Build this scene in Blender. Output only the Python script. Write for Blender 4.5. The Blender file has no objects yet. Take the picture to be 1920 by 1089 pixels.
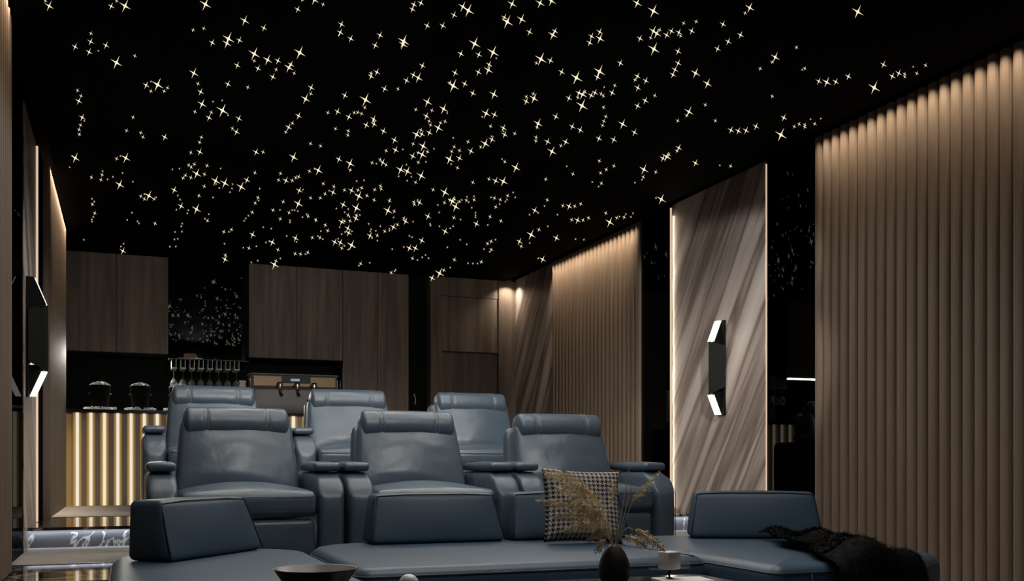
import bpy, bmesh, math, random
from mathutils import Vector, Matrix, noise
R = math.radians
random.seed(7)
sc = bpy.context.scene
COL = sc.collection

# ------------------------------------------------------------------ camera
YAW = R(21.2); CH = 0.77; DZ = 2.2; ZC = CH + DZ
cam_d = bpy.data.cameras.new('camera'); cam = bpy.data.objects.new('camera', cam_d); COL.objects.link(cam)
cam.location = (0, 0, CH); cam.rotation_euler = (R(90), 0, -YAW)
cam_d.sensor_width = 36; cam_d.lens = 1867 * 36 / 1920; cam_d.shift_y = (870 - 544.5) / 1920
cam_d.clip_start = 0.05
sc.camera = cam
w = bpy.data.worlds.new('world'); sc.world = w; w.use_nodes = True
w.node_tree.nodes['Background'].inputs[0].default_value = (0.05, 0.055, 0.07, 1)
w.node_tree.nodes['Background'].inputs[1].default_value = 0.05
vs = sc.view_settings
vs.view_transform = 'Standard'; vs.look = 'None'; vs.exposure = -0.12; vs.gamma = 1.0; vs.use_curve_mapping = False

# ------------------------------------------------------------------ room numbers (metres)
XL, XR = -0.53, 4.35           # faces of the wall panels
YB = 11.2                      # back cabinets
L2 = CH - 0.40                 # upper platform (bar, back row)
L1 = CH - 0.54                 # middle platform (front row)
YE2, YE1 = 6.93, 5.02          # platform edges

def area(name, loc, sx, sy, power, col, rot=(0, 0, 0), spread=180):
    d = bpy.data.lights.new(name, 'AREA'); d.shape = 'RECTANGLE'; d.size = sx; d.size_y = sy
    d.energy = power; d.color = col; d.spread = R(spread)
    o = bpy.data.objects.new(name, d); COL.objects.link(o); o.location = loc; o.rotation_euler = rot
    return o
WARM = (1.0, 0.84, 0.64)
# added fill: soft lamp above the lounge and screen glow behind the camera
area('lounge_fill', (1.75, 3.05, ZC - 0.035), 2.3, 0.55, 27, (1.0, 0.97, 0.94), spread=130)
area('screen_fill', (1.9, -2.9, 1.7), 3.4, 1.9, 2.5, (0.80, 0.90, 1.0), (R(90), 0, 0))
def spot(name, loc, to, p, ang, col=(1.0, 0.96, 0.92), size=0.06, blend=0.8):
    d = bpy.data.lights.new(name, 'SPOT'); d.energy = p; d.spot_size = R(ang); d.spot_blend = blend; d.color = col; d.shadow_soft_size = size
    o = bpy.data.objects.new(name, d); COL.objects.link(o); o.location = loc
    o.rotation_euler = (Vector(to) - Vector(loc)).to_track_quat('-Z', 'Y').to_euler(); return o
FILL_SPOTS = [((0.58, 3.45, ZC - 0.25), (0.6, 7.6, 1.2), 150, 30), ((1.6, 3.45, ZC - 0.25), (1.6, 7.6, 1.2), 150, 30), ((2.5, 3.30, ZC - 0.25), (2.6, 7.6, 1.2), 170, 30),
         ((1.2, 3.45, ZC - 0.25), (0.9, 11.2, 1.9), 100, 44), ((2.2, 3.30, ZC - 0.25), (3.0, 11.2, 1.8), 100, 40),
         ((0.9, 3.72, ZC - 0.25), (0.62, 5.85, 1.0), 42, 38), ((1.8, 3.52, ZC - 0.25), (1.62, 5.85, 1.0), 46, 38), ((2.6, 3.40, ZC - 0.25), (2.62, 5.85, 1.0), 50, 38),
         ((2.9, 3.20, ZC - 0.25), (4.36, 7.0, 0.78), 300, 25), ((2.9, 3.34, ZC - 0.25), (4.36, 7.0, 1.90), 400, 25), ((0.5, 3.6, ZC - 0.25), (-0.58, 7.15, 1.6), 70, 24)]
for L_, T_, p_, a_ in FILL_SPOTS: spot('fill_spot', L_, T_, p_, a_, blend=0.35 if T_[0] > 4 else 0.8)  # added out of view to brighten recliners, cupboards and stone panels
# added spots just under the star ceiling brighten the seats below
for x_, y_ in ((0.35, 4.95), (1.0, 5.0), (1.7, 4.95), (2.4, 5.0), (3.0, 4.9), (0.6, 5.7), (1.5, 5.75), (2.3, 5.7), (3.0, 5.7),
               (0.5, 6.6), (1.3, 6.65), (2.1, 6.6), (2.8, 6.6), (0.9, 7.3), (1.9, 7.3), (2.7, 7.2)):
    spot('seat_fill_spot', (x_, y_, ZC - 0.03), (x_, y_, 0), 19, 150, (1.0, 0.96, 0.90), 0.012, 0.5)
# wall grazers hidden in the slot between ceiling and panels
def graze(name, x, y0, y1, p, side):
    wd, dz = (0.03, 0.02) if side > 0 else (0.012, 0.065)
    area(name, (x, (y0 + y1) / 2, ZC + dz), wd, y1 - y0, p * (y1 - y0), WARM, (0, R(-12) * side, 0), 75)

# ------------------------------------------------------------------ helpers
def link(name, me, mat, parent=None, smooth=False):
    o = bpy.data.objects.new(name, me); COL.objects.link(o)
    if mat is not None:
        for m in (mat if isinstance(mat, (list, tuple)) else [mat]): me.materials.append(m)
    if smooth:
        for p in me.polygons: p.use_smooth = True
    if parent: o.parent = parent
    return o
def obj(name, bm, mat, parent=None, smooth=False):
    me = bpy.data.meshes.new(name); bm.normal_update(); bm.to_mesh(me); bm.free()
    return link(name, me, mat, parent, smooth)
def thing(name, label, cat, loc=(0, 0, 0), rz=0, group=None):
    o = bpy.data.objects.new(name, None); COL.objects.link(o); o.location = loc; o.rotation_euler = (0, 0, rz)
    return tag(o, label, cat, group)
def tag(o, label, cat, group=None, kind=None):
    o['label'] = label; o['category'] = cat
    if group: o['group'] = group
    if kind: o['kind'] = kind
    return o
def struct(name, bm, mat):
    o = obj(name, bm, mat); o['kind'] = 'structure'; return o
def copy_tree(o, parent=None):
    c = o.copy(); COL.objects.link(c); c.parent = parent
    for ch in [x for x in o.children]: copy_tree(ch, c)
    return c
def box(bm, x0, x1, y0, y1, z0, z1):
    v = [bm.verts.new(p) for p in ((x0,y0,z0),(x1,y0,z0),(x1,y1,z0),(x0,y1,z0),(x0,y0,z1),(x1,y0,z1),(x1,y1,z1),(x0,y1,z1))]
    for f in ((0,3,2,1),(4,5,6,7),(0,1,5,4),(1,2,6,5),(2,3,7,6),(3,0,4,7)): bm.faces.new([v[i] for i in f])
def nb(*a):
    bm = bmesh.new()
    for b in a: box(bm, *b)
    return bm
def softbox(bm, sx, sy, sz, r, puff=(0, 0, 0), fn=None, n=10, e=3, wr=0.0, belly=0.0):
    """rounded padded block centred on the origin; fn maps each point afterwards"""
    RR = r if isinstance(r, tuple) else (r, r, r)
    RR = tuple(min(q, h * 0.4995) for q, h in zip(RR, (sx, sy, sz)))
    def axis(s, rr):
        h = s / 2; a = []
        for i in range(e): a.append(-h + rr * (1 - math.cos(math.pi / 2 * i / e)) )
        for i in range(n + 1): a.append(-h + rr + (s - 2 * rr) * i / n)
        for i in range(e): a.append(h - rr * (1 - math.cos(math.pi / 2 * (e - 1 - i) / e)))
        return a
    ax = [axis(sx, RR[0]), axis(sy, RR[1]), axis(sz, RR[2])]; H = [sx / 2, sy / 2, sz / 2]; cache = {}
    def vert(i, j, k):
        if (i, j, k) in cache: return cache[(i, j, k)]
        p = Vector((ax[0][i], ax[1][j], ax[2][k])); q = Vector()
        for t in range(3):
            rr = RR[t]; q[t] = max(-H[t] + rr, min(H[t] - rr, p[t]))
        d = p - q
        rv = RR
        dn = Vector((d[0] / rv[0], d[1] / rv[1], d[2] / rv[2]))
        if dn.length > 1e-6:
            m = max(abs(dn[0]), abs(dn[1]), abs(dn[2])); dn = dn.normalized() * m
            p = q + Vector((dn[0] * rv[0], dn[1] * rv[1], dn[2] * rv[2]))
        u = [p[t] / H[t] for t in range(3)]
        b = [max(0, 1 - x * x) for x in u]
        b[2] = b[2] if not belly else max(0, 1 - abs((u[2] - belly) / (1 + (1 if u[2] < belly else -1) * belly)) ** 2.2)
        add = Vector((puff[0] * u[0] * b[1] * b[2], puff[1] * u[1] * b[0] * b[2], puff[2] * u[2] * b[0] * b[1]))
        p = p + add
        if wr:
            nn = noise.noise(Vector((p.x * 5, p.y * 5, p.z * 14 + sx * 9)))
            p = p + Vector((0, 1, 0)) * nn * wr * (b[0] + 0.3)
        if fn: p = Vector(fn(p))
        cache[(i, j, k)] = bm.verts.new(p); return cache[(i, j, k)]
    N = [len(a) - 1 for a in ax]
    def quad(a, b_, c_, d_):
        try: bm.faces.new((a, b_, c_, d_))
        except ValueError: pass
    for i in range(N[0]):
        for j in range(N[1]):
            quad(vert(i,j,0), vert(i,j+1,0), vert(i+1,j+1,0), vert(i+1,j,0))
            quad(vert(i,j,N[2]), vert(i+1,j,N[2]), vert(i+1,j+1,N[2]), vert(i,j+1,N[2]))
    for i in range(N[0]):
        for k in range(N[2]):
            quad(vert(i,0,k), vert(i+1,0,k), vert(i+1,0,k+1), vert(i,0,k+1))
            quad(vert(i,N[1],k), vert(i,N[1],k+1), vert(i+1,N[1],k+1), vert(i+1,N[1],k))
    for j in range(N[1]):
        for k in range(N[2]):
            quad(vert(0,j,k), vert(0,j,k+1), vert(0,j+1,k+1), vert(0,j+1,k))
            quad(vert(N[0],j,k), vert(N[0],j+1,k), vert(N[0],j+1,k+1), vert(N[0],j,k+1))
def tube(bm, pts, r, seg=6, closed=False, r1=None):
    pts = [Vector(p) for p in pts]; rings = []; n = len(pts)
    for i, p in enumerate(pts):
        a = pts[(i - 1) % n] if (closed or i) else p; b = pts[(i + 1) % n] if (closed or i < n - 1) else p
        t = (b - a).normalized() if (b - a).length > 1e-9 else Vector((0, 0, 1))
        s_ = t.cross(Vector((0, 0, 1)) if abs(t.z) < 0.9 else Vector((1, 0, 0))).normalized(); u = s_.cross(t)
        rr = r if r1 is None else r + (r1 - r) * i / max(1, n - 1)
        rings.append([bm.verts.new(p + (s_ * math.cos(2*math.pi*k/seg) + u * math.sin(2*math.pi*k/seg)) * rr) for k in range(seg)])
    for i in range(n if closed else n - 1):
        A, B = rings[i], rings[(i + 1) % n]
        for k in range(seg): bm.faces.new((A[k], A[(k+1) % seg], B[(k+1) % seg], B[k]))
    if not closed:
        bm.faces.new(rings[0][::-1]); bm.faces.new(rings[-1])
def lathe(bm, prof, seg=32, c=(0, 0, 0)):
    rings = []
    for r, z in prof:
        if r < 1e-5: rings.append([bm.verts.new((c[0], c[1], c[2] + z))])
        else: rings.append([bm.verts.new((c[0] + r*math.cos(2*math.pi*k/seg), c[1] + r*math.sin(2*math.pi*k/seg), c[2] + z)) for k in range(seg)])
    for A, B in zip(rings, rings[1:]):
        for k in range(seg):
            k2 = (k + 1) % seg
            f = [A[k % len(A)], A[k2 % len(A)], B[k2 % len(B)], B[k % len(B)]]
            f = list(dict.fromkeys(f))
            if len(f) > 2: bm.faces.new(f)
def rounded(poly, rads, seg=8):
    out = []; n = len(poly)
    for i in range(n):
        p = Vector(poly[i]); a = Vector(poly[i-1]); b = Vector(poly[(i+1) % n]); r = rads[i]
        if r <= 0: out.append(p); continue
        u = (a - p).normalized(); v = (b - p).normalized(); h = u.angle(v) / 2
        t = r / math.tan(h); c = p + (u + v).normalized() * (r / math.sin(h))
        s0 = p + u * t - c; s1 = p + v * t - c; ang = s0.angle(s1); sg = 1 if s0.x * s1.y - s0.y * s1.x > 0 else -1
        for k in range(seg + 1):
            q = s0.copy(); q.rotate(Matrix.Rotation(sg * ang * k / seg, 2)) ; out.append(c + q)
    return out
def inset(poly, d):
    n = len(poly); out = []
    for i in range(n):
        a, p, b = poly[i-1], poly[i], poly[(i+1) % n]
        e1 = (p - a); e2 = (b - p)
        if e1.length < 1e-7: e1 = e2
        if e2.length < 1e-7: e2 = e1
        n1 = Vector((-e1.y, e1.x)).normalized(); n2 = Vector((-e2.y, e2.x)).normalized()
        m = (n1 + n2).normalized(); out.append(p + m * d / max(0.5, m.dot(n1)))
    return out
def slab(bm, poly, z0, z1, r, rb=0.0, crown=0.0, seg=5):
    """solid from a counter-clockwise outline with rounded top edge"""
    levels = []
    if rb > 0:
        for k in range(3): a = math.pi/2 * k/3; levels.append((rb * (1 - math.sin(a)), z0 + rb * (1 - math.cos(a))))
    else: levels.append((0, z0))
    for k in range(seg + 1): a = math.pi/2 * k/seg; levels.append((r * (1 - math.cos(a)), z1 - r + r * math.sin(a)))
    if crown:
        for q in (0.06, 0.14): levels.append((r + q, z1 + crown * q / 0.14))
    rings = [[bm.verts.new((p.x, p.y, z)) for p in inset(poly, d)] for d, z in levels]
    n = len(poly)
    for A, B in zip(rings, rings[1:]):
        for k in range(n): bm.faces.new((A[k], A[(k+1) % n], B[(k+1) % n], B[k]))
    bm.faces.new(rings[0][::-1]); bm.faces.new(rings[-1])

# ------------------------------------------------------------------ materials
def mat(name, col=(0.5, 0.5, 0.5), rough=0.5, metal=0.0, emit=None, es=1.0, spec=0.5, alpha=1.0, trans=0.0, build=None, coat=0.0):
    m = bpy.data.materials.new(name); m.use_nodes = True; nt = m.node_tree; b = nt.nodes['Principled BSDF']
    b.inputs['Base Color'].default_value = (*col, 1); b.inputs['Roughness'].default_value = rough
    b.inputs['Metallic'].default_value = metal; b.inputs['Specular IOR Level'].default_value = spec
    b.inputs['Alpha'].default_value = alpha; b.inputs['Transmission Weight'].default_value = trans
    b.inputs['Coat Weight'].default_value = coat
    if emit: b.inputs['Emission Color'].default_value = (*emit, 1); b.inputs['Emission Strength'].default_value = es
    if build: build(nt, b)
    return m
def N(nt, t, **k):
    n = nt.nodes.new(t)
    for a, v in k.items(): setattr(n, a, v)
    return n
def coords(nt, scale=(1, 1, 1), rot=(0, 0, 0), src='Object'):
    tc = N(nt, 'ShaderNodeTexCoord'); mp = N(nt, 'ShaderNodeMapping')
    mp.inputs['Scale'].default_value = scale; mp.inputs['Rotation'].default_value = rot
    nt.links.new(tc.outputs[src], mp.inputs['Vector']); return mp.outputs[0]
def noise_ramp(nt, b, scale, nscale, stops, detail=6, rot=(0, 0, 0), bump=0.0, dist=0.0, rough=0.6, src='Object'):
    v = coords(nt, scale, rot, src); n = N(nt, 'ShaderNodeTexNoise'); n.inputs['Scale'].default_value = nscale
    n.inputs['Detail'].default_value = detail; n.inputs['Distortion'].default_value = dist; n.inputs['Roughness'].default_value = rough
    nt.links.new(v, n.inputs['Vector']); r = N(nt, 'ShaderNodeValToRGB'); el = r.color_ramp.elements
    for i, (p, c) in enumerate(stops):
        e = el[i] if i < 2 else el.new(p)
        e.position = p; e.color = (*c, 1)
    nt.links.new(n.outputs['Fac'], r.inputs[0]); nt.links.new(r.outputs[0], b.inputs['Base Color'])
    if bump:
        bp = N(nt, 'ShaderNodeBump'); bp.inputs['Strength'].default_value = bump; bp.inputs['Distance'].default_value = 0.01
        nt.links.new(n.outputs['Fac'], bp.inputs['Height']); nt.links.new(bp.outputs[0], b.inputs['Normal'])
    return n, r
def leather(nt, b):
    noise_ramp(nt, b, (1, 1, 1), 3.0, [(0.3, (0.056, 0.082, 0.109)), (0.7, (0.070, 0.098, 0.126))], detail=3)
    v = coords(nt); n = N(nt, 'ShaderNodeTexNoise'); n.inputs['Scale'].default_value = 9; n.inputs['Detail'].default_value = 3
    nt.links.new(v, n.inputs['Vector']); bp = N(nt, 'ShaderNodeBump'); bp.inputs['Strength'].default_value = 0.28; bp.inputs['Distance'].default_value = 0.02
    nt.links.new(n.outputs['Fac'], bp.inputs['Height']); nt.links.new(bp.outputs[0], b.inputs['Normal'])
def sofa_l(nt, b):
    noise_ramp(nt, b, (1, 1, 1), 2.0, [(0.3, (0.022, 0.045, 0.070)), (0.7, (0.028, 0.054, 0.082))], detail=3)
def wood(nt, b):
    n, r = noise_ramp(nt, b, (7, 7, 0.45), 1.6, [(0.28, (0.095, 0.070, 0.054)), (0.5, (0.190, 0.142, 0.110)), (0.72, (0.28, 0.215, 0.168))], detail=9, dist=0.35, bump=0.08)
def stone(nt, b):
    v = coords(nt, (1, 1, 1)); mp = N(nt, 'ShaderNodeMapping'); mp.inputs['Rotation'].default_value = (R(-34), 0, 0)
    nt.links.new(v, mp.inputs[0]); m2 = N(nt, 'ShaderNodeMapping'); m2.inputs['Scale'].default_value = (1, 2.7, 0.16); nt.links.new(mp.outputs[0], m2.inputs[0])
    n = N(nt, 'ShaderNodeTexNoise'); n.inputs['Scale'].default_value = 1.5; n.inputs['Detail'].default_value = 8; n.inputs['Distortion'].default_value = 0.25
    nt.links.new(m2.outputs[0], n.inputs['Vector']); r = N(nt, 'ShaderNodeValToRGB'); el = r.color_ramp.elements
    st = [(0.30, (0.10, 0.070, 0.058)), (0.42, (0.31, 0.255, 0.225)), (0.50, (0.14, 0.100, 0.084)), (0.57, (0.40, 0.34, 0.305)), (0.72, (0.50, 0.44, 0.40))]
    for i, (p, c) in enumerate(st):
        e = el[i] if i < 2 else el.new(p)
        e.position = p; e.color = (*c, 1)
    nt.links.new(n.outputs['Fac'], r.inputs[0]); nt.links.new(r.outputs[0], b.inputs['Base Color'])
    bp = N(nt, 'ShaderNodeBump'); bp.inputs['Strength'].default_value = 0.5; bp.inputs['Distance'].default_value = 0.03
    nt.links.new(n.outputs['Fac'], bp.inputs['Height']); nt.links.new(bp.outputs[0], b.inputs['Normal'])
def veins(base, vein, sc_, thr):
    def f(nt, b):
        v = coords(nt, (1, 1, 1)); n = N(nt, 'ShaderNodeTexNoise'); n.inputs['Scale'].default_value = sc_; n.inputs['Detail'].default_value = 5; n.inputs['Distortion'].default_value = 0.8
        nt.links.new(v, n.inputs['Vector'])
        a = N(nt, 'ShaderNodeMath', operation='SUBTRACT'); a.inputs[1].default_value = 0.5; nt.links.new(n.outputs['Fac'], a.inputs[0])
        a2 = N(nt, 'ShaderNodeMath', operation='ABSOLUTE'); nt.links.new(a.outputs[0], a2.inputs[0])
        r = N(nt, 'ShaderNodeValToRGB'); el = r.color_ramp.elements; el[0].position = 0.0; el[0].color = (*vein, 1); el[1].position = thr; el[1].color = (*base, 1)
        nt.links.new(a2.outputs[0], r.inputs[0])
        n2 = N(nt, 'ShaderNodeTexNoise'); n2.inputs['Scale'].default_value = 5; n2.inputs['Detail'].default_value = 6; nt.links.new(v, n2.inputs['Vector'])
        mr = N(nt, 'ShaderNodeMapRange'); mr.inputs['To Min'].default_value = 0.45; mr.inputs['To Max'].default_value = 1.5; nt.links.new(n2.outputs['Fac'], mr.inputs[0])
        mx = N(nt, 'ShaderNodeVectorMath', operation='SCALE'); nt.links.new(r.outputs[0], mx.inputs[0]); nt.links.new(mr.outputs[0], mx.inputs['Scale'])
        nt.links.new(mx.outputs[0], b.inputs['Base Color'])
    return f
def hound(nt, b):
    """houndstooth: 4 dark and 4 light threads in a 2/2 twill"""
    tc = N(nt, 'ShaderNodeTexCoord'); sp = N(nt, 'ShaderNodeSeparateXYZ'); nt.links.new(tc.outputs['UV'], sp.inputs[0])
    def M(op, x, y=None):
        m = N(nt, 'ShaderNodeMath', operation=op)
        for i, q in enumerate((x, y)):
            if q is None: continue
            if isinstance(q, (int, float)): m.inputs[i].default_value = q
            else: nt.links.new(q, m.inputs[i])
        return m.outputs[0]
    I = M('FLOOR', M('MULTIPLY', sp.outputs[0], 8 * 17.0)); J = M('FLOOR', M('MULTIPLY', sp.outputs[1], 8 * 16.0))
    warp = M('LESS_THAN', M('MODULO', I, 8), 4); weft = M('LESS_THAN', M('MODULO', J, 8), 4)
    s_ = M('LESS_THAN', M('MODULO', M('ADD', I, J), 4), 2)
    c = M('ADD', M('MULTIPLY', s_, warp), M('MULTIPLY', M('SUBTRACT', 1, s_), weft))
    mx = N(nt, 'ShaderNodeMix', data_type='RGBA'); nt.links.new(c, mx.inputs['Factor'])
    mx.inputs['A'].default_value = (0.34, 0.30, 0.27, 1); mx.inputs['B'].default_value = (0.008, 0.008, 0.012, 1)
    nt.links.new(mx.outputs['Result'], b.inputs['Base Color'])

M_ = {}
M_['chair'] = mat('blue leather', rough=0.36, build=leather, spec=0.6)
M_['sofa'] = mat('blue sofa leather', rough=0.46, build=sofa_l, spec=0.38)
M_['pipe'] = mat('dark blue piping', (0.016, 0.024, 0.034), 0.5)
M_['thread'] = mat('pale stitching', (0.17, 0.165, 0.15), 0.6)
M_['gap'] = mat('black plastic', (0.008, 0.008, 0.009), 0.5)
M_['ceil'] = mat('black ceiling', (0.0022, 0.0022, 0.0024), 0.9, spec=0.02)
M_['wood'] = mat('dark oak', rough=0.5, build=wood, spec=0.35)
M_['flute'] = mat('taupe lacquer', rough=0.5, spec=0.3, build=lambda nt, b: noise_ramp(nt, b, (3, 3, 0.4), 2, [(0.3, (0.122, 0.086, 0.061)), (0.7, (0.156, 0.113, 0.082))], detail=4))
M_['stone'] = mat('streaked taupe stone', rough=0.35, build=stone, spec=0.4)
def glossy(name, c, rough=0.0):
    m = bpy.data.materials.new(name); m.use_nodes = True; nt = m.node_tree; nt.nodes.clear()
    g = N(nt, 'ShaderNodeBsdfAnisotropic'); g.inputs['Color'].default_value = (*c, 1); g.inputs['Roughness'].default_value = rough
    o = N(nt, 'ShaderNodeOutputMaterial'); nt.links.new(g.outputs[0], o.inputs[0]); return m
M_['mirror'] = glossy('black mirror glass', (0.055, 0.058, 0.062), 0.01)
M_['black'] = mat('matt black', (0.003, 0.003, 0.003), 0.6, spec=0.12)
M_['gloss'] = mat('gloss black', (0.006, 0.006, 0.007), 0.12)
M_['carpet'] = mat('grey brown carpet', rough=0.75, spec=0.3, build=lambda nt, b: noise_ramp(nt, b, (1, 1, 1), 6, [(0.3, (0.21, 0.185, 0.165)), (0.7, (0.29, 0.26, 0.235))], detail=8))
M_['darkmarble'] = mat('polished dark marble', rough=0.05, spec=0.9, build=veins((0.018, 0.014, 0.012), (0.25, 0.21, 0.16), 2.2, 0.02))
M_['greymarble'] = mat('grey veined marble', rough=0.25, build=veins((0.10, 0.105, 0.11), (0.50, 0.50, 0.48), 2.9, 0.019))
M_['gold'] = mat('brushed brass', (0.60, 0.40, 0.15), 0.45, metal=0.25)
M_['rib'] = mat('taupe rib', (0.20, 0.15, 0.11), 0.5)
M_['led'] = mat('warm led', (0.1, 0.1, 0.1), 0.5, emit=(0.90, 0.81, 0.63), es=1.0)
M_['ledcool'] = mat('cool led', (0.1, 0.1, 0.1), 0.5, emit=(0.75, 0.78, 0.9), es=0.45)
M_['ledside'] = mat('amber led', (0.1, 0.1, 0.1), 0.5, emit=(0.85, 0.62, 0.45), es=0.9)
M_['ledwhite'] = mat('sconce led', (0.1, 0.1, 0.1), 0.5, emit=(0.95, 0.95, 0.74), es=1.6)
M_['star'] = mat('star light', (0.1, 0.1, 0.1), 0.5, emit=(1.0, 0.86, 0.60), es=1.1)
M_['white'] = mat('white ceramic', (0.75, 0.75, 0.72), 0.4)
M_['ice'] = mat('white ice', (0.72, 0.72, 0.70), 0.5)
M_['steel'] = mat('steel', (0.42, 0.41, 0.40), 0.28, metal=1.0)
M_['machine'] = mat('grey machine shell', (0.105, 0.095, 0.088), 0.45, metal=0.2)
M_['bronze'] = mat('bronze panel', (0.20, 0.135, 0.075), 0.4, metal=0.5)
M_['screenb'] = mat('blue display', (0.1, 0.1, 0.1), 0.5, emit=(0.45, 0.62, 0.80), es=0.5)
M_['clear'] = mat('thin clear glass', (0.8, 0.85, 0.85), 0.03, trans=0.0, alpha=0.07, spec=0.9)
M_['fur'] = mat('black fur', (0.0028, 0.0025, 0.0025), 0.8, spec=0.08)
M_['vase'] = mat('dark brown ceramic', (0.030, 0.020, 0.015), 0.55)
M_['bowl'] = mat('dark brown wood bowl', rough=0.4, build=lambda nt, b: noise_ramp(nt, b, (2, 2, 8), 4, [(0.3, (0.020, 0.013, 0.008)), (0.7, (0.055, 0.034, 0.018))], detail=4))
M_['grass'] = mat('dried grass', rough=0.8, build=lambda nt, b: noise_ramp(nt, b, (1, 1, 1), 40, [(0.3, (0.74, 0.60, 0.36)), (0.7, (0.90, 0.78, 0.54))], detail=2))
M_['straw'] = mat('straw', (0.80, 0.68, 0.50), 0.7)
M_['hound'] = mat('houndstooth cloth', rough=0.85, build=hound, spec=0.2)
M_['pearl'] = mat('white glazed ball', (0.62, 0.60, 0.58), 0.3)
M_['wax'] = mat('white wax', (0.62, 0.59, 0.58), 0.5)
M_['paper'] = mat('white paper', (0.62, 0.58, 0.56), 0.6)
M_['screen'] = mat('cinema screen', (0.5, 0.5, 0.5), 0.8, emit=(0.6, 0.75, 1.0), es=0.25)  # faint glow added to the unseen screen
M_['diff'] = mat('lamp diffuser', (0.5, 0.5, 0.5), 0.5, emit=(0.86, 0.93, 1.0), es=1.0)  # glowing face of the added lounge lamp
M_['tan'] = mat('tan cardboard', (0.46, 0.27, 0.13), 0.6)

# ------------------------------------------------------------------ room shell
WL, WR = XL - 0.10, XR + 0.12          # solid walls behind the panels
struct('floor', nb((WL, WR, -3.5, YE1 - 0.05, -0.2, 0.0)), M_['carpet'])
struct('ceiling', nb((XL + 0.03, XR - 0.44, -3.5, YB + 0.4, ZC, ZC + 0.03), (XR - 0.44, XR - 0.09, -3.5, YB + 0.4, ZC, ZC + 0.03),
       (WL, WR, -3.5, YB + 0.5, ZC + 0.12, ZC + 0.2)), M_['ceil'])
struct('wall_left', nb((WL - 0.1, WL, -3.6, YB + 0.5, -0.2, ZC + 0.2)), M_['black'])
struct('wall_right', nb((WR, WR + 0.1, -3.6, YB + 0.5, -0.2, ZC + 0.2)), M_['black'])
struct('wall_front', nb((WL, WR, -3.6, -3.5, -0.2, ZC + 0.2)), M_['black'])
struct('wall_back', nb((WL, WR, YB + 0.40, YB + 0.5, -0.2, ZC + 0.2)), M_['black'])

# stepped platforms across the room
def platform(name, label, x0, x1, y0, y1, z, zr, border):
    t = thing(name, label, 'platform', ((x0 + x1) / 2, y0, 0))
    ox, oy = (x0 + x1) / 2, y0
    def bx(n, m, *b):
        o = obj(n, nb(*[(q[0]-ox, q[1]-ox, q[2]-oy, q[3]-oy, q[4], q[5]) for q in b]), m, t); return o
    bx('riser', M_['greymarble'], (x0, x1, y0 + 0.05, y0 + 0.07, zr, z - 0.02))
    bx('core', M_['black'], (x0, x1, y0 + 0.07, y1, 0.0, z - 0.02))
    bx('marble_border', M_['darkmarble'], (x0, x1, y0, border, z - 0.02, z))
    bx('edge_trim', M_['steel'], (x0, x1, border, border + 0.012, z - 0.02, z + 0.003))
    bx('carpet_field', M_['carpet'], (x0, x1, border + 0.012, y1, z - 0.02, z + 0.001))
    bx('led_strip', M_['ledcool'], (x0, x1, y0 + 0.004, y0 + 0.012, z - 0.031, z - 0.0205))
    bx('foot_led_strip', M_['ledcool'], (x0, x1, y0 + 0.042, y0 + 0.05, zr + 0.001, zr + 0.006))
    area('riser_lamp', (ox, y0 + 0.03, z - 0.026), x1 - x0, 0.018, 4.6 * (x1 - x0) / 5, (0.82, 0.86, 1.0), (R(35), 0, 0), 160)
platform('upper_platform', 'upper carpeted platform with dark marble edge, under the bar and back row', WL + 0.004, WR - 0.004, YE2, YB + 0.398, L2, L1 + 0.001, 8.22)
platform('middle_platform', 'middle carpeted platform with dark marble edge, under the front recliner row', WL + 0.004, WR - 0.004, YE1, YE2 + 0.048, L1, 0.001, 5.88)

# ------------------------------------------------------------------ fluted wall panels
def flutes(name, label, x, side, y0, y1, z0):
    """half-round vertical flutes on a wall; side=-1 faces -X (right wall)"""
    pitch = 0.085; n = max(1, round((y1 - y0) / pitch)); p = (y1 - y0) / n; pts = []
    prof = [(-0.5, -0.012), (-0.485, 0.004), (-0.43, 0.018), (-0.32, 0.0285), (-0.16, 0.0355), (0, 0.0375), (0.16, 0.0355), (0.32, 0.0285), (0.43, 0.018), (0.485, 0.004)]
    for i in range(n):
        for u, d in prof: pts.append((side * d, (i + 0.5 + u) * p))
    pts.append((0, n * p)); bm = bmesh.new(); back = -side * 0.04
    ring = [(back, 0.0)] + pts + [(back, n * p)]
    A = [bm.verts.new((a, b, z0)) for a, b in ring]; B = [bm.verts.new((a, b, ZC + 0.004)) for a, b in ring]; k = len(ring)
    for i in range(k): bm.faces.new((A[i], A[(i+1) % k], B[(i+1) % k], B[i]))
    bm.faces.new(A); bm.faces.new(B)
    bmesh.ops.recalc_face_normals(bm, faces=bm.faces)
    o = obj(name, bm, M_['flute']); o.location = (x, y0, 0)
    return tag(o, label, 'wall panel', 'fluted wall panels')
flutes('fluted_panel', 'near fluted taupe panel filling the right wall, beside the fur throw', XR + 0.03, -1, 0.8, 5.56, 0.001)
flutes('fluted_panel', 'far fluted taupe panel on the right wall, behind the back row', XR + 0.03, -1, 8.03, 10.01, L2)
flutes('fluted_panel', 'near fluted taupe panel at the left edge of the photo', XL - 0.03, 1, 1.5, 5.50, 0.24)
flutes('fluted_panel', 'far fluted taupe panel on the left wall next to the lit bar', XL - 0.03, 1, 8.10, 10.27, L2)
for (x, y0, y1, p, sd) in ((XR - 0.078, 0.9, 5.5, 5.0, 1), (XR - 0.078, 8.06, 10.0, 8.0, 1), (XL + 0.022, 2.0, 5.4, 8.0, -1), (XL + 0.022, 8.15, 10.2, 15, -1)):
    graze('cove_lamp', x, y0, y1, p, sd)
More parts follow.
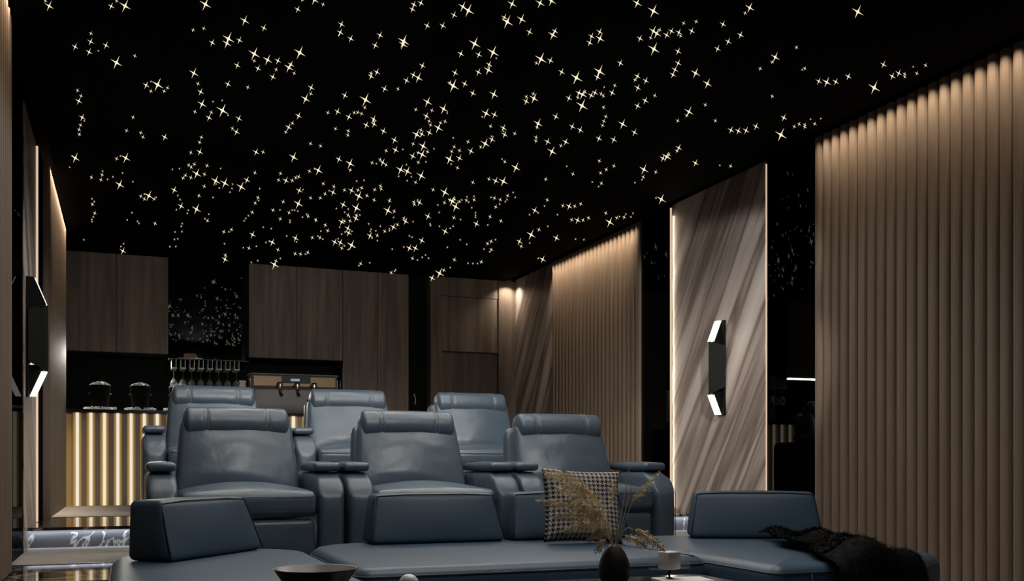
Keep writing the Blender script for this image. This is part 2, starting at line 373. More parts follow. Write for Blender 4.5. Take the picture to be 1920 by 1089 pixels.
# mirrors
def slabx(name, label, cat, m, x0, x1, y0, y1, z0, z1, group=None):
    o = obj(name, nb((x0 - (x0+x1)/2, x1 - (x0+x1)/2, 0, y1 - y0, z0, z1)), m); o.location = ((x0+x1)/2, y0, 0)
    return tag(o, label, cat, group)
slabx('mirror_panel', 'black mirror strip on the right wall between streaked stone and near flutes', 'mirror', M_['mirror'], XR + 0.03, XR + 0.06, 5.56, 6.135, L1, ZC + 0.02)
slabx('mirror_panel', 'black mirror strip on the right wall between streaked stone and far flutes', 'mirror', M_['mirror'], XR + 0.03, XR + 0.06, 7.485, 8.03, L2, ZC + 0.02)
slabx('mirror_panel', 'black mirror strip on the left wall in front of the side light', 'mirror', M_['mirror'], XL - 0.09, XL - 0.05, 5.50, 6.68, L1, ZC + 0.02)
slabx('mirror_panel', 'black mirror strip on the left wall just before the far flutes', 'mirror', M_['mirror'], XL - 0.09, XL - 0.040, 7.62, 8.10, L2, ZC + 0.02)
slabx('stone_panel', 'tall streaked taupe stone panel behind the right wall light', 'wall panel', M_['stone'], XR + 0.018, XR + 0.06, 6.135, 7.47, L1 + 0.0035, ZC + 0.02)
slabx('stone_panel', 'shadowed streaked stone panel in the far right corner', 'wall panel', M_['stone'], XR + 0.04, XR + 0.08, 10.01, YB, L2, ZC + 0.02)
slabx('stone_panel', 'narrow streaked stone panel on the left wall with a side light', 'wall panel', M_['stone'], XL - 0.09, XL - 0.045, 6.69, 7.56, L1 + 0.001, ZC - 0.001)
# glow bars beside the stone panels
for (lb, x0, x1, y0, y1, z0, z1, m) in (
    ('vertical light bar at the far edge of the right stone panel', XR + 0.008, XR + 0.06, 7.472, 7.483, L2 + 0.0035, ZC - 0.001, M_['ledside']),
    ('faint vertical light bar at the near edge of the right stone panel', XR + 0.024, XR + 0.0295, 6.126, 6.1335, L1 + 0.0035, ZC - 0.001, M_['ledside']),
    ('vertical light bar at the far edge of the left stone panel', XL - 0.06, XL - 0.034, 7.57, 7.60, L2 + 0.0035, ZC - 0.01, M_['ledside'])):
    slabx('light_bar', lb, 'light', m, x0, x1, y0, y1, z0, z1)
area('stone_edge_lamp', (XR + 0.003, 7.468, 1.65), 0.010, 2.5, 1.8, WARM, (R(-90), 0, 0), 150)
# the stone panels get their wash from the added spots

# ------------------------------------------------------------------ wall lights (faceted black sconces)
def sconce(label, loc, rz, shield=False):
    t = thing('wall_sconce', label, 'wall light', loc, rz)       # local +X points out of the wall, Z up
    obj('back_plate', nb((0, 0.016, -0.055, 0.055, -0.37, 0.37)), M_['black'], t)
    # central folded body
    bm = bmesh.new(); P = 0.122; w_ = 0.075
    v = [bm.verts.new(p) for p in ((0.016, -w_, -0.15), (0.016, w_, -0.15), (P, 0, -0.215), (0.016, -w_, 0.17), (0.016, w_, 0.17), (P, 0, 0.205))]
    for f in ((0, 2, 1), (3, 4, 5), (0, 3, 5, 2), (2, 5, 4, 1), (0, 1, 4, 3)): bm.faces.new([v[i] for i in f])
    obj('shade', bm, M_['black'], t)
    for s, z0 in ((1, 0.203), (-1, -0.213)):
        bm = bmesh.new(); z1 = s * 0.368; P0 = P - 0.004; P1 = 0.052
        for y0, y1, d0, nm, m in ((-0.010, 0.010, 0.0, 'fin', 'black'), (-0.024, 0.024, 0.0, 'light_blade', 'ledwhite')):
            bm = bmesh.new()
            if nm == 'fin': pr = [(0.0162, z0 - s*0.04), (P0 - 0.05, z0 - s*0.04), (P0 - 0.034, z0), (P1 - 0.034, z1), (0.0162, z1)]
            else: pr = [(P0 - 0.033, z0), (P0, z0), (P1, z1), (P1 - 0.033, z1)]
            A = [bm.verts.new((x, y0, z)) for x, z in pr]; B = [bm.verts.new((x, y1, z)) for x, z in pr]; k = len(pr)
            bm.faces.new(A); bm.faces.new(B[::-1])
            for q in range(k): bm.faces.new((A[q], B[q], B[(q+1) % k], A[(q+1) % k]))
            bmesh.ops.recalc_face_normals(bm, faces=bm.faces); obj(nm, bm, M_[m], t)
    if shield:
        z0, z1, a, b = 0.203, 0.372, P - 0.008, 0.044
        pr = [(0.0162, 0.1705), (P - 0.02, 0.1905), (a, z0), (b, z1), (0.0162, z1)]
        bm = bmesh.new(); A = [bm.verts.new((x, -0.032, z)) for x, z in pr]; B = [bm.verts.new((x, -0.026, z)) for x, z in pr]
        bm.faces.new(A); bm.faces.new(B[::-1])
        for q in range(5): bm.faces.new((A[q], B[q], B[(q+1) % 5], A[(q+1) % 5]))
        bmesh.ops.recalc_face_normals(bm, faces=bm.faces); obj('side_plate', bm, M_['black'], t)
    return t
sconce('faceted black wall light with glowing ends on the right stone panel', (XR + 0.018, 6.70, CH + 0.755), R(180))
sconce('faceted black wall light seen side-on on the left wall', (XL - 0.045, 6.86, CH + 0.79), 0, True)

# ------------------------------------------------------------------ back wall joinery
ZCB = CH + 1.169                        # underside of wall cupboards
def cupboard(label, x0, x1, z0, z1, doors, y=YB, depth=0.38, group=None, name='wall_cupboard', cat='cupboard'):
    t = thing(name, label, cat, ((x0 + x1)/2, y, z0), 0, group); ox = (x0 + x1)/2
    obj('body', nb((x0-ox+0.002, x1-ox-0.002, 0.02, depth, 0, z1-z0)), M_['gap'], t)
    for a, b in zip(doors, doors[1:]):
        bm = nb((a-ox+0.0035, b-ox-0.0035, 0, 0.019, 0.004, z1-z0-0.002)); obj('door', bm, M_['wood'], t)
    return t
cupboard('two-door dark oak wall cupboard at the left, above the ice buckets', XL - 0.05, 0.423, ZCB, ZC - 0.001, (XL - 0.05, -0.089, 0.423))
cupboard('two-door dark oak wall cupboard above the coffee machine', 1.256, 2.29, ZCB, ZC - 0.001, (1.256, 1.776, 2.29))
cupboard('tall two-door dark oak cupboard right of the coffee machine', 2.29, 3.06, L2, ZC - 0.001, (2.29, 2.69, 3.06), name='tall_cupboard')
# black recess between joinery and door wall
struct('trim_1', nb((3.06, 3.324, YB + 0.16, YB + 0.18, L2, ZC)), M_['black'])
# splashback and niche mirror
o = obj('splashback', nb((XL - 0.05, 2.29, YB + 0.385, YB + 0.399, L2 + 0.9, ZCB)), M_['black']); tag(o, 'black splashback behind the bar under the cupboards', 'splashback')
o = obj('niche_mirror', nb((0.423, 1.256, YB + 0.375, YB + 0.395, ZCB, ZC)), glossy('niche mirror glass', (0.13, 0.14, 0.15), 0.01)); tag(o, 'black mirror reflecting star lights between the two wall cupboards', 'mirror')
# back counter behind the bar
t = thing('back_counter', 'dark low counter along the back wall behind the bar', 'counter', (0.88, YB + 0.2, L2))
obj('carcass', nb((-1.46, 1.405, -0.22, 0.175, 0.0, 0.86)), M_['gap'], t)
obj('worktop', nb((-1.46, 1.405, -0.25, 0.175, 0.86, 0.90)), M_['gloss'], t)
# oak door wall at the right with a recessed door
YD = YB
struct('wall_back_oak', nb((3.324, 3.467, YD, YD + 0.38, L2, ZC), (4.20, XR + 0.09, YD, YD + 0.38, L2, ZC),
       (3.467, 4.20, YD + 0.004, YD + 0.38, CH + 1.335, CH + 1.975), (3.467, 4.20, YD, YD + 0.38, CH + 1.981, ZC)), M_['wood'])
t = obj('door_1', nb((3.467, 4.20, YD + 0.12, YD + 0.16, L2 + 0.001, CH + 1.333)), M_['wood']); t['kind'] = 'structure'
struct('trim_2', nb((4.17, 4.20, YD - 0.012, YD + 0.02, L2, ZC)), M_['wood'])
area('corner_downlight', (4.27, YB - 0.10, ZC - 0.02), 0.05, 0.05, 2.6, (1.0, 0.86, 0.68), (0, 0, 0), 120)
bm = bmesh.new(); lathe(bm, [(0.0, -0.012), (0.042, -0.012), (0.048, 0.0), (0.0, 0.0)], 20)
o = obj('downlight', bm, M_['black']); o.location = (4.27, YB - 0.10, ZC); tag(o, 'small round black downlight in the far right ceiling corner', 'ceiling light')
# a white curved handle in the black recess
bm = bmesh.new(); tube(bm, [(3.17 + 0.012*math.sin(k*0.5), YB + 0.14, CH + 0.70 + 0.016*k) for k in range(9)], 0.005)
bm2 = obj('pull_handle', bm, M_['white']); tag(bm2, 'small curved white handle in the dark recess behind the chairs', 'handle')

# ------------------------------------------------------------------ bar
YF = 10.35; BX0, BX1 = XL - 0.02, 2.50; BH = CH + 0.525 - L2
t = thing('bar_counter', 'bar counter with gold fins and vertical warm light strips', 'bar', ((BX0+BX1)/2, YF, L2)); ox = (BX0+BX1)/2
obj('carcass', nb((BX0-ox, BX1-ox, 0.05, 0.45, 0.0, BH - 0.03)), M_['gap'], t)
obj('worktop', nb((BX0-ox, BX1-ox, -0.035, 0.47, BH - 0.03, BH)), M_['gloss'], t)
k = 0; X = -0.4315
obj('front_panel', nb((BX0-ox, BX1-ox, 0.035, 0.05, 0.001, BH - 0.031)), M_['gold'], t)
bm = bmesh.new(); bmr = bmesh.new()
while X < BX1 - 0.02:
    x = X - ox
    obj('led_strip', nb((x-0.013, x+0.013, 0.004, 0.034, 0.003, BH - 0.033)), M_['led'], t)
    if x + 0.09 < BX1 - ox: box(bmr, x + 0.041, x + 0.079, -0.006, 0.034, 0.002, BH - 0.032)
    for s in (-1, 1):
        q = [(x + s*0.016, 0.016), (x + s*0.040, -0.012), (x + s*0.0405, 0.034), (x + s*0.016, 0.034)]
        A = [bm.verts.new((a, b, 0.002)) for a, b in q]; B = [bm.verts.new((a, b, BH - 0.032)) for a, b in q]
        for e in range(4): bm.faces.new((A[e], A[(e+1) % 4], B[(e+1) % 4], B[e]))
        bm.faces.new(A); bm.faces.new(B)
    X += 0.12; k += 1
bmesh.ops.recalc_face_normals(bm, faces=bm.faces); obj('gold_fins', bm, M_['gold'], t); obj('taupe_ribs', bmr, M_['rib'], t)
ZBAR = L2 + BH
area('bar_fill_strip', (-0.05, YB + 0.03, ZCB - 0.01), 0.9, 0.03, 22, (1.0, 0.93, 0.82), (R(-35), 0, 0), 140)  # added strip that brightens the ice and the bar top
area('bar_fill_strip', (1.75, YB + 0.03, ZCB - 0.01), 0.9, 0.03, 3, (1.0, 0.93, 0.82), (R(-35), 0, 0), 140)
# ice buckets in white trays
def bucket(label, x):
    t = thing('ice_bucket', label, 'bucket', (x, YF + 0.2, ZBAR), 0, 'black buckets heaped with white ice on the bar')
    bm = bmesh.new(); lathe(bm, [(0, 0.012), (0.07, 0.012), (0.072, 0.02), (0.098, 0.238), (0.102, 0.246), (0.094, 0.246), (0.068, 0.03), (0, 0.03)], 28); obj('pail', bm, M_['black'], t, True)
    rnd = random.Random(int(x * 100)); bm = bmesh.new()
    for i in range(150):
        a = rnd.random() * 6.283; r = 0.09 * math.sqrt(rnd.random()); s = rnd.uniform(0.007, 0.012)
        m = Matrix.Translation((r*math.cos(a), r*math.sin(a), 0.240 + 0.036 * (1 - (r/0.095)**2))) @ Matrix.Rotation(a, 4, 'X') @ Matrix.Rotation(a*3, 4, 'Z')
        bmesh.ops.create_cube(bm, size=s * 1.5, matrix=m)
    q = obj('ice', bm, M_['ice'], t); q['kind'] = 'stuff'
    bm = bmesh.new(); lathe(bm, [(0, 0), (0.150, 0), (0.155, 0.010), (0.150, 0.012), (0, 0.011)], 28); obj('tray', bm, M_['white'], t, True)
    bm = bmesh.new()
    for i in range(130):
        a = rnd.random() * 6.283; r = rnd.uniform(0.085, 0.148); s = rnd.uniform(0.007, 0.012)
        m = Matrix.Translation((r*math.cos(a), r*math.sin(a), 0.015 + rnd.random()*0.012)) @ Matrix.Rotation(a*2, 4, 'X') @ Matrix.Rotation(a*5, 4, 'Z')
        bmesh.ops.create_cube(bm, size=s * 1.4, matrix=m)
    q = obj('spilled_ice', bm, M_['ice'], t); q['kind'] = 'stuff'
    for s in (-1, 1):
        bm = bmesh.new(); lathe(bm, [(0, -0.008), (0.006, -0.006), (0.008, 0), (0.006, 0.006), (0, 0.008)], 10, (s*0.096, -0.01, 0.165)); obj('knob', bm, M_['steel'], t, True)
    return t
bucket('leftmost black bucket heaped with white ice on the bar', -0.235)
bucket('black bucket of white ice, middle of the three on the bar', 0.135)
bucket('black bucket of white ice partly hidden by the back recliner', 0.50)
# coffee machine on the bar
MX = 1.645; MZ = ZBAR
t = thing('coffee_machine', 'grey three-group coffee machine with blue display on the bar', 'coffee machine', (MX, YF + 0.20, MZ))
bm = bmesh.new(); softbox(bm, 0.96, 0.30, 0.26, 0.03, fn=lambda p: (p.x * (1 - 0.10 * (p.z + 0.13) / 0.26), p.y, p.z + 0.135), n=3); obj('body', bm, M_['machine'], t, True)
obj('upper_deck', nb((-0.44, 0.44, -0.05, 0.22, 0.262, 0.40)), M_['gap'], t)
obj('bronze_panel', nb((-0.42, -0.14, -0.065, -0.05, 0.285, 0.385), (0.16, 0.42, -0.065, -0.05, 0.285, 0.385), (-0.14, 0.16, -0.065, -0.05, 0.285, 0.315)), M_['bronze'], t)
d = obj('display', nb((-0.045, 0.045, -0.075, -0.052, 0.34, 0.362)), M_['screenb'], t)
obj('cup_rail', nb((-0.46, 0.46, -0.07, -0.055, 0.402, 0.412), (-0.46, 0.46, 0.21, 0.225, 0.402, 0.412), (-0.46, -0.445, -0.07, 0.225, 0.40, 0.412), (0.445, 0.46, -0.07, 0.225, 0.40, 0.412)), M_['machine'], t)
for x in (-0.165, 0.01, 0.185):
    bm = bmesh.new(); lathe(bm, [(0, 0.235), (0.024, 0.237), (0.030, 0.262), (0.031, 0.30), (0.024, 0.32), (0, 0.322)], 16, (x, -0.135, 0)); g = obj('group_head', bm, M_['steel'], t, True)
    bm = bmesh.new(); tube(bm, [(x + 0.0, -0.155, 0.20), (x + 0.012, -0.21, 0.185)] if x < 0.1 else [(x - 0.07, -0.16, 0.13), (x - 0.02, -0.2, 0.175)], 0.012, 8)
    lathe(bm, [(0, 0.195), (0.016, 0.196), (0.024, 0.215), (0.024, 0.236), (0, 0.236)], 14, (x, -0.135, 0)); obj('filter_holder', bm, M_['gap'], g)
obj('drip_tray', nb((-0.40, 0.40, -0.155, 0.10, 0.0, 0.03)), M_['gap'], t)
for s in (-1, 1):
    bm = bmesh.new(); tube(bm, [(s*0.44, -0.07, 0.37), (s*0.46, -0.12, 0.35), (s*0.455, -0.13, 0.24)], 0.006, 8); obj('steam_wand', bm, M_['steel'], t, True)
# stack of cups left of the machine
for i in range(7):
    bm = bmesh.new(); lathe(bm, [(0, 0.0), (0.024, 0.0), (0.034, 0.050), (0.037, 0.056), (0.033, 0.056), (0.022, 0.006), (0, 0.006)], 20)
    o = obj('coffee_cup', bm, M_['white'], None, True); o.location = (1.125, YF + 0.22, ZBAR + i * 0.046 + 0.001)
    tag(o, 'topmost white cup of the stack left of the coffee machine' if i == 6 else 'white cup lower in the stack left of the coffee machine', 'cup', 'stacked cups beside the coffee machine')
bm = bmesh.new(); lathe(bm, [(0, 0), (0.040, 0), (0.040, 0.44), (0.034, 0.45), (0, 0.45)], 20)
o = obj('canister', bm, M_['white'], None, True); o.location = (2.215, YB + 0.10, L2 + 0.90); tag(o, 'tall pale cylindrical canister right of the coffee machine', 'canister')
# hanging glass rack in the niche
RX0, RX1, YR = 0.455, 1.20, YB - 0.02
t = thing('glass_rack', 'dark hanging shelf with eight pale rails for wine glasses', 'glass rack', (0.82, YR, CH + 1.115))
obj('shelf', nb((RX0-0.82-0.03, RX1-0.82+0.055, -0.02, 0.39, 0.0, 0.012)), M_['gap'], t)
obj('shelf_edge', nb((RX0-0.82, RX1-0.82+0.03, -0.026, -0.0205, 0.003, 0.009)), mat('dim steel', (0.10, 0.095, 0.09), 0.5), t)
gx = [0.478 + 0.0925 * i for i in range(8)]
for i, x in enumerate(gx):
    a = x - 0.82
    obj('rail', nb((a-0.026, a-0.020, -0.02, 0.30, -0.085, -0.0005), (a+0.018, a+0.024, -0.02, 0.30, -0.085, -0.0005), (a-0.026, a+0.030, -0.02, 0.30, -0.097, -0.085)), M_['white'], t)
for i, x in enumerate(gx):
    bm = bmesh.new(); lathe(bm, [(0, 0), (0.034, -0.002), (0.032, -0.006), (0.005, -0.012), (0.004, -0.09), (0.006, -0.10), (0.032, -0.125), (0.040, -0.16), (0.033, -0.215), (0.031, -0.215), (0.038, -0.16), (0.030, -0.127), (0, -0.107)], 20)
    g = obj('wine_glass', bm, M_['clear'], None, True); g.location = (x, YR + 0.06, CH + 1.115 - 0.098)
    tag(g, ['first', 'second', 'third', 'fourth', 'fifth', 'sixth', 'seventh', 'last'][i] + ' upside-down wine glass from the left in the hanging rack', 'wine glass', 'wine glasses hanging in the rack')
bm = bmesh.new(); box(bm, -0.13, 0.13, -0.07, 0.07, 0.0, 0.012); o = obj('serving_board', bm, M_['white']); o.location = (0.645, YR + 0.10, CH + 1.128); tag(o, 'thin white serving board on the glass rack shelf', 'board')
bm = bmesh.new(); softbox(bm, 0.125, 0.08, 0.05, 0.006, n=1, e=2); o = obj('tan_box', bm, M_['tan']); o.location = (0.645, YR + 0.10, CH + 1.140 + 0.025); tag(o, 'small tan block lying on the white serving board', 'box')
area('niche_lamp', (0.65, YB + 0.2, ZC - 0.05), 0.2, 0.1, 0.10, WARM, (0, 0, 0), 100)

# ------------------------------------------------------------------ star lights in the ceiling
def star_mesh(r):
    """light point with glare modelled as four glowing arms, with short points fore and aft, centred, long arm touching the ceiling"""
    bm = bmesh.new(); c = 0.15 * r; ring = []; ang = [66, 149, 246, 329]; L = (1.0, 0.92, 0.95, 0.92)
    for k in range(4):
        a = R(ang[k]); d = Vector((math.cos(a), 0, math.sin(a))); n = Vector((-math.sin(a), 0, math.cos(a)))
        nxt = R((ang[k] + (ang[(k + 1) % 4] + (360 if k == 3 else 0))) / 2)
        ring += [d * 0.36 * r - n * 0.062 * r, d * L[k] * r, d * 0.36 * r + n * 0.062 * r, Vector((math.cos(nxt), 0, math.sin(nxt))) * 0.175 * r]
    vs_ = [bm.verts.new(p) for p in ring]; F = bm.verts.new((0, -c, 0)); B = bm.verts.new((0, c, 0)); m = len(vs_)
    for k in range(m): bm.faces.new((F, vs_[(k + 1) % m], vs_[k])); bm.faces.new((B, vs_[k], vs_[(k + 1) % m]))
    return bm
th = YAW
